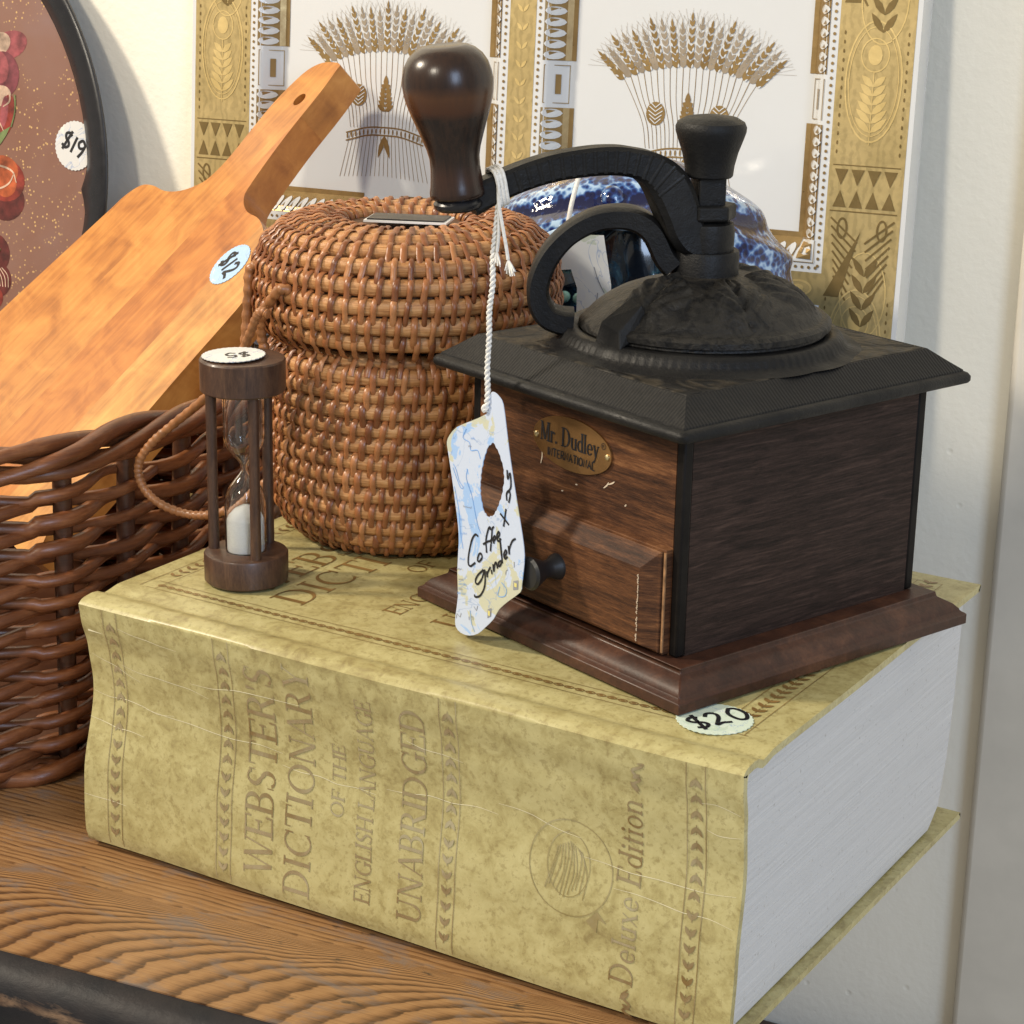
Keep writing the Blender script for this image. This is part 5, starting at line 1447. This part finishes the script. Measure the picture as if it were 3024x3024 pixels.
for k in range(6): st.pen([pxy(-.556 + .002 * k, -.160), pxy(-.553 + .0024 * k, -.1665 + .001 * (k % 3)), pxy(-.551 + .0022 * k, -.172)], .0006, 4)
st.pen([pxy(-.556, -.186), pxy(-.549, -.185), pxy(-.547, -.189), pxy(-.551, -.191), pxy(-.553, -.188)], .0009, 4); st.pen([pxy(-.552, -.193), pxy(-.547, -.194), pxy(-.548, -.198), pxy(-.553, -.197)], .0008, 4)
st.build('brush_stroke', M_P_WHITE, pf, ot, lift=.00034)
lf = Ink(); lf.leaf(pxy(-.562, -.090), .026, .006, .78); lf.pen([pxy(-.543, -.072), pxy(-.5405, -.062), pxy(-.541, -.052)], .001, 4); lf.pen([pxy(-.56, -.165), pxy(-.552, -.158), pxy(-.548, -.148)], .0014, 4); lf.leaf(pxy(-.560, -.133), .012, .005, 1.2)
lf.build('painted_leaf', M_P_GREEN, pf, ot, lift=.00042)
sc_ = pxy(-0.4925, -0.0795)
sticker(ot, lambda u, v: (V((sc_[0] + u, sc_[1] + v, -0.0028)), V((0, 0, 1))), 0.0150, M_MAP_WHITE, '$19', 0.0115, 0.0018, radians(-24), off=(-0.001, 0.001))

# ================================================================== GOLD AND WHITE DIVIDED DISH
th, ln_, ro = 0.0221, 0.0929, 0.0239
kd = V((cos(th), sin(th), 0)); knb = V((-sin(th), cos(th), 0)); kup = cos(ln_) * V((0, 0, 1)) + sin(ln_) * knb
kS = cos(ro) * kd + sin(ro) * kup; kT = -sin(ro) * kd + cos(ro) * kup; kN = kS.cross(kT)
SCL = 0.962
k0 = V((0.5808, -0.6159, 0.4151)) + (V((-0.0610, 0.44, 0.2759)) - V((0.5808, -0.6159, 0.4151))) * SCL
ds = thing('divided_dish', 'square white porcelain divided dish with broad gold bands and wheat sheaves', 'dish')
ds.matrix_world = Matrix.Translation(k0) @ Matrix([(kS.x, kT.x, kN.x), (kS.y, kT.y, kN.y), (kS.z, kT.z, kN.z)]).to_4x4()
A_, C_, E_, PI_ = 0.2233 * SCL + 0.0096, 0.0903 * SCL, 0.0782 * SCL, 0.1975 * SCL
A_ = 0.2333 * SCL
FL = 0.0700                      # half width of a well floor
RIMW = 0.0815                    # where the slope meets the rim
DEP = 0.0125
BOT = -0.272                     # bottom edge of the dish below the upper row
TOPE = A_ - PI_ / 2
HP = PI_ / 2
LOW_C = -(C_ + (PI_ - 2 * C_)) - 0.0625  # centre of the lower wells (shorter)
LOW_HH = 0.0625
def dish_depth(s, t):
    best = 0.0
    for cx_ in (-HP, HP):
        for cy_, hh in ((0.0, C_), (LOW_C, LOW_HH)):
            dx_ = abs(s - cx_); dy_ = abs(t - cy_) + (C_ - hh)
            # rounded corners
            q = max(dx_, dy_)
            ex, ey = max(0, dx_ - (RIMW - .012)), max(0, dy_ - (RIMW - .012))
            if ex > 0 and ey > 0: q = max(q, (RIMW - .012) + sqrt(ex * ex + ey * ey))
            if q < RIMW:
                k = min(1, (RIMW - q) / (RIMW - FL)); k = k * k * (3 - 2 * k)
                best = min(best, -DEP * k)
    return best
def dish_fn(u, v):
    s, t = u, v
    e = 0.0006
    z = dish_depth(s, t)
    nrm = V((-(dish_depth(s + e, t) - z) / e, -(dish_depth(s, t + e) - z) / e, 1)).normalized()
    return V((s, t, z)), nrm
NXD, NYD = 300, 276
b = MB()
b.grid(lambda u, v: V((-A_ + 2 * A_ * u, BOT + (TOPE - BOT) * v, dish_depth(-A_ + 2 * A_ * u, BOT + (TOPE - BOT) * v))), NXD, NYD)
ed = []
for i in range(NXD + 1): ed.append((-A_ + 2 * A_ * i / NXD, BOT))
for j in range(1, NYD + 1): ed.append((A_, BOT + (TOPE - BOT) * j / NYD))
for i in range(1, NXD + 1): ed.append((A_ - 2 * A_ * i / NXD, TOPE))
for j in range(1, NYD): ed.append((-A_, TOPE - (TOPE - BOT) * j / NYD))
m_ = len(ed)
vs = [V((x, y, 0)) for x, y in ed] + [V((x * 0.995, y, -0.0165)) for x, y in ed]
fs = [(i, (i + 1) % m_, m_ + (i + 1) % m_, m_ + i) for i in range(m_)] + [tuple(range(m_, 2 * m_))]
b.add(vs, fs)
# foot ring behind
b.box((0, (TOPE + BOT) / 2, -0.0205), (2 * A_ * .8, (TOPE - BOT) * .8, 0.008))
b.build('porcelain', M_PORC, ds, smooth=0.7)
# gold rim bands (solid sheets a hair proud of the porcelain)
gb = Ink()
DOT0 = C_ - 0.0046
def patch(ink, x0, y0, x1, y1, nx, ny):
    for i in range(nx):
        for j in range(ny):
            ink.rect(x0 + (x1 - x0) * i / nx, y0 + (y1 - y0) * j / ny, x0 + (x1 - x0) * (i + 1) / nx, y0 + (y1 - y0) * (j + 1) / ny)
wx = [(-HP - C_, -HP + C_), (HP - C_, HP + C_)]
EDGE = 0.0026
patch(gb, -A_ + EDGE, BOT + EDGE, wx[0][0], TOPE - EDGE, 4, 30)
patch(gb, wx[0][1], BOT + EDGE, wx[1][0], TOPE - EDGE, 2, 30)
patch(gb, wx[1][1], BOT + EDGE, A_ - EDGE, TOPE - EDGE, 4, 30)
for x0, x1 in wx:
    patch(gb, x0, C_, x1, TOPE - EDGE, 14, 3)
    patch(gb, x0, LOW_C + LOW_HH, x1, -C_, 14, 2)
    patch(gb, x0, BOT + EDGE, x1, LOW_C - LOW_HH, 14, 2)
gb.build('gold_band', M_GOLD, dish_fn, ds, lift=0.00015, step=0)
def wrap_side(cx_, cy_, side, half, fn):
    """draw along one side of a well; fn(ink, pos, put) uses put(along, across): across measured from centre outwards"""
    pass
for cx_ in (-HP, HP):
    for cy_, hh, low in ((0.0, C_, False), (LOW_C, LOW_HH, True)):
        g1 = Ink(); g2 = Ink(); g3 = Ink()
        for side_ in range(4):
            ca, sa = [(1, 0), (0, 1), (-1, 0), (0, -1)][side_]
            vert = side_ % 2 == 0
            off = (C_ - hh) if not vert else 0.0
            def put(al, ac_, ca=ca, sa=sa, off=off):
                r = ac_ - off
                return (cx_ + ca * r - sa * al, cy_ + sa * r + ca * al)
            lim = (hh if vert else C_) - 0.0165
            # dots
            nd = int(2 * (lim + .013) / 0.0036)
            for i in range(nd + 1):
                al = -(lim + .013) + 2 * (lim + .013) * i / nd
                c = put(al, DOT0 + 0.0022); g1.ell(c, 0.00085, 0.00085, 8)
            # gold ground for the row of ovals, cut by a plain block in the middle
            a_in, a_out = FL - 0.0022, RIMW + 0.0002
            segs = [(-lim, -0.0125), (0.0125, lim)] if not low or not vert else [(-lim, lim)]
            for (s0, s1) in segs:
                ng = max(1, int(abs(s1 - s0) / 0.004)); nc = 5
                for i in range(ng):
                    for j in range(nc):
                        q = [put(s0 + (s1 - s0) * (i + di) / ng, a_in + (a_out - a_in) * (j + dj) / nc) for di, dj in ((0, 0), (1, 0), (1, 1), (0, 1))]
                        g1.poly(q)
                no = max(1, int(abs(s1 - s0) / 0.0053))
                for i in range(no):
                    al = s0 + (s1 - s0) * (i + .5) / no
                    pts = []
                    for kx, ky in ((-1, 0), (-.78, .55), (-.4, .9), (0, 1), (.4, .9), (.78, .55), (1, 0), (.78, -.55), (.4, -.9), (0, -1), (-.4, -.9), (-.78, -.55)):
                        pts.append(put(al + ky * 0.00235, 0.0775 + kx * 0.0040))
                    g2.poly(pts)
            if not (low and vert):
                # framed bar in the middle block
                def bar(x0, y0, x1, y1, ink): ink.poly([put(y0, x0), put(y1, x0), put(y1, x1), put(y0, x1)])
                for (x0, y0, x1, y1) in ((FL + .0010, -.0102, FL + .0014, .0102), (RIMW - .0010, -.0102, RIMW - .0006, .0102), (FL + .0010, -.0102, RIMW - .0006, -.0098), (FL + .0010, .0098, RIMW - .0006, .0102), (FL + .0045, -.0052, FL + .0064, .0052)): bar(x0, y0, x1, y1, g3)
        # corner squares
        for sx in (-1, 1):
            for sy in (-1, 1):
                ccx = cx_ + sx * (C_ - 0.0105); ccy = cy_ + sy * (hh - 0.0105)
                g3.frame(ccx - .0058, ccy - .0058, ccx + .0058, ccy + .0058, .0004)
                g3.frame(ccx - .0040, ccy - .0040, ccx + .0040, ccy + .0040, .0028)
        g1.build('gold_border', M_GOLD_P, dish_fn, ds, lift=0.00028, step=1e-5)
        g2.build('white_oval', M_PORC, dish_fn, ds, lift=0.00060, step=1e-5)
        g3.build('gold_border', M_GOLD_P, dish_fn, ds, lift=0.00040, step=1e-5)
# wheat sheaves in the two upper wells
def sheaf(cx_):
    st = Ink(); hd = Ink(); gy = Ink(); md = Ink(); wh = Ink()
    N = 21
    for i in range(N):
        q = -1 + 2 * i / (N - 1)
        xt = 0.0385 * q; yt = 0.0128 - 0.0078 * q * q
        xb = 0.0235 * q
        st.pen([(cx_ + xt, yt), (cx_ + xb + (xt - xb) * (.60 + .2 * (1 - abs(q))), -.005), (cx_ + xb + (xt - xb) * .17, -.018), (cx_ + xb, -.031)], 0.00026 + 0.00010 * (i % 2), 5)
        st.pen([(cx_ + xb, -.034), (cx_ + xb * 1.12, -.045), (cx_ + xb * 1.28, -.0575 + 0.006 * (1 - q * q) * 0 - .002 * abs(q))], 0.0003, 4)
    for sgn, n_, l0, ink in ((0, 10, 0.0205, gy), (1, 11, 0.0225, hd)):
        for i in range(n_):
            q = (-1 + 2 * i / (n_ - 1)) * (1 if sgn else .9)
            an = pi / 2 - q * 0.86
            bx_, by_ = cx_ + 0.0385 * q, 0.0120 - 0.0075 * q * q
            l_ = l0 * (1 - 0.20 * q * q) + (0.0032 if i % 2 else 0)
            dx_, dy_ = cos(an), sin(an)
            for j in range(6):
                f_ = j / 6; p = (bx_ + dx_ * l_ * f_, by_ + dy_ * l_ * f_)
                for s in (-1, 1): ink.leaf(p, 0.0052 * (1 - .35 * f_), 0.0024 * (1 - .4 * f_), an + s * 0.40)
                if sgn and j < 4:
                    wh.leaf((p[0] - dy_ * .0010 * (1 if j % 2 else -1), p[1] + dx_ * .0010 * (1 if j % 2 else -1)), .0024, .0009, an + (.3 if j % 2 else -.3))
            ink.leaf((bx_ + dx_ * l_ * .92, by_ + dy_ * l_ * .92), 0.0052, 0.0015, an)
            for s in range(-3, 4): gy.line((bx_ + dx_ * l_ * .55, by_ + dy_ * l_ * .55), (bx_ + cos(an + s * .14) * (l_ + .005), by_ + sin(an + s * .14) * (l_ + .005)), 0.00011)
    for x in (-0.0185, 0.0185):
        md.ell((cx_ + x, -0.0125), 0.0056, 0.0062, 20)
        for k in range(-2, 3):
            for s in (-1, 1): wh.line((cx_ + x, -0.0125 + k * .0021 - .001), (cx_ + x + s * .0042 * (1 - abs(k) * .12), -0.0125 + k * .0021 + .0016), 0.0005)
    for j in range(6):
        for s in (-1, 1): md.leaf((cx_, -.021 + j * .0026), .0066 - .0006 * j, .0030, pi / 2 - s * .95)
    md.leaf((cx_, -.008), .0075, .0034, pi / 2)
    # binding: arched ladder with bow
    for off_ in (-0.0300, -0.0345):
        md.pen([(cx_ - .0265, off_ - .0042), (cx_ - .012, off_ - .0006), (cx_, off_), (cx_ + .012, off_ - .0006), (cx_ + .0265, off_ - .0042)], 0.0008, 6)
    for i in range(19):
        x = -.0255 + .0510 * i / 18; y = -.0322 - .0040 * (x / .0265) ** 2
        md.ell((cx_ + x, y), .00055, .0017, 8)
    for s in (-1, 1): md.leaf((cx_, -.0345), .0135, .0032, -pi / 2 + s * .30)
    st.build('wheat_stems', M_GOLD_P, dish_fn, ds, lift=0.00015)
    gy.build('wheat_ears', M_GOLD_G, dish_fn, ds, lift=0.00026)
    hd.build('wheat_ears', M_GOLD_P, dish_fn, ds, lift=0.00038)
    md.build('wheat_binding', M_GOLD_P, dish_fn, ds, lift=0.00030)
    wh.build('wheat_grain', M_PORC, dish_fn, ds, lift=0.00052)
for cx_ in (-HP, HP): sheaf(cx_)
# engraved figures on the broad side bands
def side_band(x0, x1):
    e1 = Ink(); e2 = Ink(); w = x1 - x0; xm = (x0 + x1) / 2
    for (yc, fl) in ((0.005, 1), (0.150, 1), (-0.128, 1), (-.235, 1)):
        e2.ring((xm, yc + .005), w * .40, .030, .0009, 30); e2.ring((xm, yc + .005), w * .35, .027, .0005, 30)
        e2.ring((xm, yc + .018), w * .2, .0085, .0007, 24); e2.ell((xm, yc + .018), w * .10, .005, 14)
        for j in range(6):
            for s in (-1, 1): e2.leaf((xm, yc - .020 + j * .0045), w * .30 - .0006 * j, .0036, pi / 2 - s * .85)
        e2.line((xm, yc - .026), (xm, yc + .010), .0005)
        for j in range(14):
            for s in (-1, 1): e1.ell((xm + s * w * .44, yc - .03 + j * .0045), .0005, .0011, 6)
    for yb in (-.052, .094, -.185):
        n_ = 4
        for i in range(n_):
            xa = x0 + w * (.04 + .92 * i / n_); xb = x0 + w * (.04 + .92 * (i + 1) / n_); xc = (xa + xb) / 2
            e1.poly([(xa + .0008, yb + .0185), (xb - .0008, yb + .0185), (xc, yb + .0105)]); e1.poly([(xa + .0008, yb - .0005), (xc, yb + .0080), (xb - .0008, yb - .0005)])
        e1.line((x0 + .001, yb - .0025), (x1 - .001, yb - .0025), .0006); e1.line((x0 + .001, yb + .0205), (x1 - .001, yb + .0205), .0005)
        for i in range(8):
            e1.line((x0 + .002 + i * .0005, yb - .006 - i * .0042), (x0 + w * .45 - i * .0006, yb - .006 - i * .0042 - .012), .0010)
            e1.line((x1 - .002 - i * .0005, yb - .006 - i * .0042), (xm + w * .05 + i * .0006, yb - .006 - i * .0042 - .012), .0010)
        e1.ring((x0 + w * .22, yb - .011), .0030, .0055, .0011, 18); e1.ring((x1 - w * .22, yb - .011), .0030, .0055, .0011, 18)
        e1.poly([(x0 + w * .02, yb - .046), (x0 + w * .24, yb - .046), (xm - .0005, yb - .012)])
        for j in range(4):
            for s in (-1, 1): e1.leaf((xm + w * .08, yb - .060 + j * .0085), .0115, .0036, pi / 2 - s * .62)
        e2.ring((xm + w * .08, yb - .044), w * .33, .022, .0007, 26)
    e1.build('engraved_figure', M_GOLD_D, dish_fn, ds, lift=0.00034)
    e2.build('raised_figure', M_GOLD_L, dish_fn, ds, lift=0.00028)
side_band(-A_ + EDGE + .001, wx[0][0] - .001)
side_band(wx[1][1] + .001, A_ - EDGE - .001)
ro_ = Ink()
for cx_ in (-HP, HP):
    for x in (-C_ + .012, -0.04, 0, .04, C_ - .012):
        ro_.ring((cx_ + x, -C_ - (PI_ - 2 * C_) / 2), .0075, .0042, .0012, 20); ro_.ell((cx_ + x, -C_ - (PI_ - 2 * C_) / 2), .003, .0018, 12)
for j in range(24):
    y = -.10 + j * .0098
    for s in (-1, 1): ro_.leaf((0, y), .0055, .0019, pi / 2 - s * .7)
ro_.build('raised_figure', M_GOLD_L, dish_fn, ds, lift=0.0003)

# ================================================================== BLUE CERAMIC ANIMAL
pt = thing('ceramic_fish', 'blue and white speckled glazed ceramic animal with a wide open mouth', 'ceramic figure', (0.086, 0.306, 0))
cdir = V((0.5808 - 0.086, -0.6159 - 0.306, 0)).normalized()
ca0 = atan2(cdir.y, cdir.x)
HZ = 0.2640
def pot_r(z):
    q = z / HZ
    return 0.090 * (max(0, 1 - (max(0, q - 0.42) / 0.58) ** 3.0)) ** 0.5 if q > 0.42 else 0.090 * (0.72 + 0.28 * sin(pi / 2 * q / 0.42))
grv = []
def pot(u, v):
    ph = (u - 0.5) * 2 * pi
    z = 0.001 + (HZ - 0.0013) * v
    R = pot_r(z)
    lat = R * sin(ph); fr = cos(ph)
    # lateral position seen from the front; mouth between z .168 and .212, half width .048
    m_ = 0; g = 0
    if fr > 0:
        dx_ = (lat + 0.008) / 0.044; dz_ = (z - 0.2160 + lat * lat * 3) / 0.0200
        q = dx_ * dx_ + dz_ * dz_
        if q < 1.25: m_ = max(0, min(1, (1.25 - q) / 0.45))
        zl = z - 0.10 * (lat * lat) * 6
        for zc, amp in ((0.2415, .0045), (0.2545, .0040)):
            g += amp * exp(-((z + lat * lat * 4.5 - zc) / 0.0036) ** 2)
    k = R * (1 - 0.60 * m_) + g
    gv = g / 0.0045 - 0.5 if (fr > 0 and z > 0.232) else 0.12
    grv.append(max(-0.7, min(0.5, gv * .5)) if m_ < .3 else -0.5)
    rx, ry = 1.0, 0.74
    d = V((cos(ca0 + ph), sin(ca0 + ph), 0))
    # flatten front to back
    f_ = d.dot(cdir); s_ = d - cdir * f_
    return (s_ * k + cdir * (f_ * k * ry)) + V((0, 0, z))
b = MB(); NU, NV = 140, 130
b.grid(pot, NU, NV, True)
def inmouth(idx):
    return sum(1 for i in idx if grv[i] <= -0.499) >= 3
b.mi = [1 if inmouth(f) else 0 for f in b.f]
b.f.append(tuple(range(NU))); b.mi.append(0); b.f.append(tuple(NV * NU + i for i in range(NU))); b.mi.append(0)
po_ = b.build('body', [M_GLAZE, M_GLAZE_IN], pt, smooth=1.2)
attr = po_.data.attributes.new('groove', 'FLOAT', 'POINT')
attr.data.foreach_set('value', grv)
cs_ = V((-cdir.y, cdir.x, 0))
def pot_place(lat, z, out):
    R = pot_r(z); ph = math.asin(max(-.98, min(.98, lat / R)))
    return cs_ * lat + cdir * (R * cos(ph) * 0.74 + out) + V((0, 0, z))
for lat, z in ((-0.010, 0.2490), (0.022, 0.2470)):
    b = MB(); b.lathe([(0.0056 * cos(radians(a)), 0.0034 * sin(radians(a))) for a in range(-10, 91, 10)], 22, pot_place(lat, z, 0.0005), V((0, 0, 1)).rotation_difference((cdir + V((0, 0, .5))).normalized()).to_matrix().to_4x4()); b.build('eye', M_GLAZE, pt, smooth=1)
b = MB(); lipq = [pot_place(-0.008 + 0.046 * cos(a), 0.2160 + 0.0215 * sin(a) - 3 * (0.046 * cos(a)) ** 2 * 0.4, 0.0010) for a in [2 * pi * i / 40 for i in range(40)]]
b.tube(lipq, 0.0022, 8, closed=True); b.build('lip', plain('pale_blue_glaze', (0.40, 0.52, 0.68), 0.1, var=0.5, nscale=140), pt, smooth=1)
random.seed(31)
for i in range(9):
    lat = -0.040 + i * 0.0085 + random.uniform(-.002, .002)
    b = MB(); c = pot_place(lat, 0.2000 + 0.006 * abs(i - 4) / 4 + random.uniform(-.001, .001), -0.006); rr = random.uniform(.0026, .0044)
    b.lathe([(rr * cos(radians(a)), rr * sin(radians(a))) for a in range(-90, 91, 18)], 12, c); b.build('glaze_drop', M_GLAZE_TURQ, pt, smooth=1)
# the tag hanging in front of its mouth
t2 = thing('map_tag', 'white and green map paper tag hanging on string before the open blue mouth', 'price tag', (0.086, 0.306, 0))
tl = lambda lat, z, out=0.0: cs_ * (lat - 0.003) + cdir * (0.0715 + out) + V((0, 0, z + 0.025))
to = [(-0.034, 0.2125), (-0.010, 0.2125), (-0.0060, 0.190), (-0.0050, 0.168), (-0.0055, 0.1500), (-0.030, 0.1480), (-0.036, 0.165), (-0.0365, 0.19)]
th_ = [(-0.0300, 0.196), (-0.0245, 0.1965), (-0.0215, 0.188), (-0.0215, 0.176), (-0.0250, 0.1680), (-0.0300, 0.1690), (-0.0330, 0.180)]
p2, tr2 = holed(to, th_)
b = MB(); fr_ = [tl(x, z) for x, z in p2]; nv = len(fr_); cnt = {}
for t in tr2:
    for i in range(3):
        e = tuple(sorted((t[i], t[(i + 1) % 3]))); cnt[e] = cnt.get(e, 0) + 1
b.add(fr_ + [p - cdir * 0.0004 for p in fr_], list(tr2) + [tuple(i + nv for i in t[::-1]) for t in tr2] + [(a, c, c + nv, a + nv) for (a, c), k in cnt.items() if k == 1])
b.build('card', mk_map('map_paper_pale', (0.70, 0.71, 0.70), (0.66, 0.68, 0.70), (0.50, 0.56, 0.44), 50, 0.6), t2, smooth=0)
ik = Ink()
for s in ([(-.019, .166), (-.017, .173), (-.013, .178), (-.012, .186)], [(-.014, .198), (-.012, .192), (-.009, .186)], [(-.010, .160), (-.012, .168), (-.008, .174)]): ik.pen(s, .0004, 5)
for k in range(5): ik.pen([(-.0185, .153 + k * .0016), (-.0170, .1535 + k * .0016), (-.0175, .154 + k * .0016)], .0003, 0); ik.pen([(-.0085, .155 + k * .0015), (-.0072, .1553 + k * .0015)], .0003, 0)
ik.build('map_print', M_INK_GREY, lambda u, v: (tl(u, v), cdir), t2, lift=0.0002)
b = MB(); b.tube(cat_rom([tl(-.0275, .2065), tl(-.0272, .212, .0006), tl(-.0262, .219, .001), tl(-.0250, .2265, -.002), tl(-.0230, .2345, -.012), tl(-.0215, .2390, -.034), tl(-.0210, .2400, -.055)], 8), 0.0011, 7); b.build('string', M_STRING, t2, smooth=1)

bpy.context.view_layer.update()
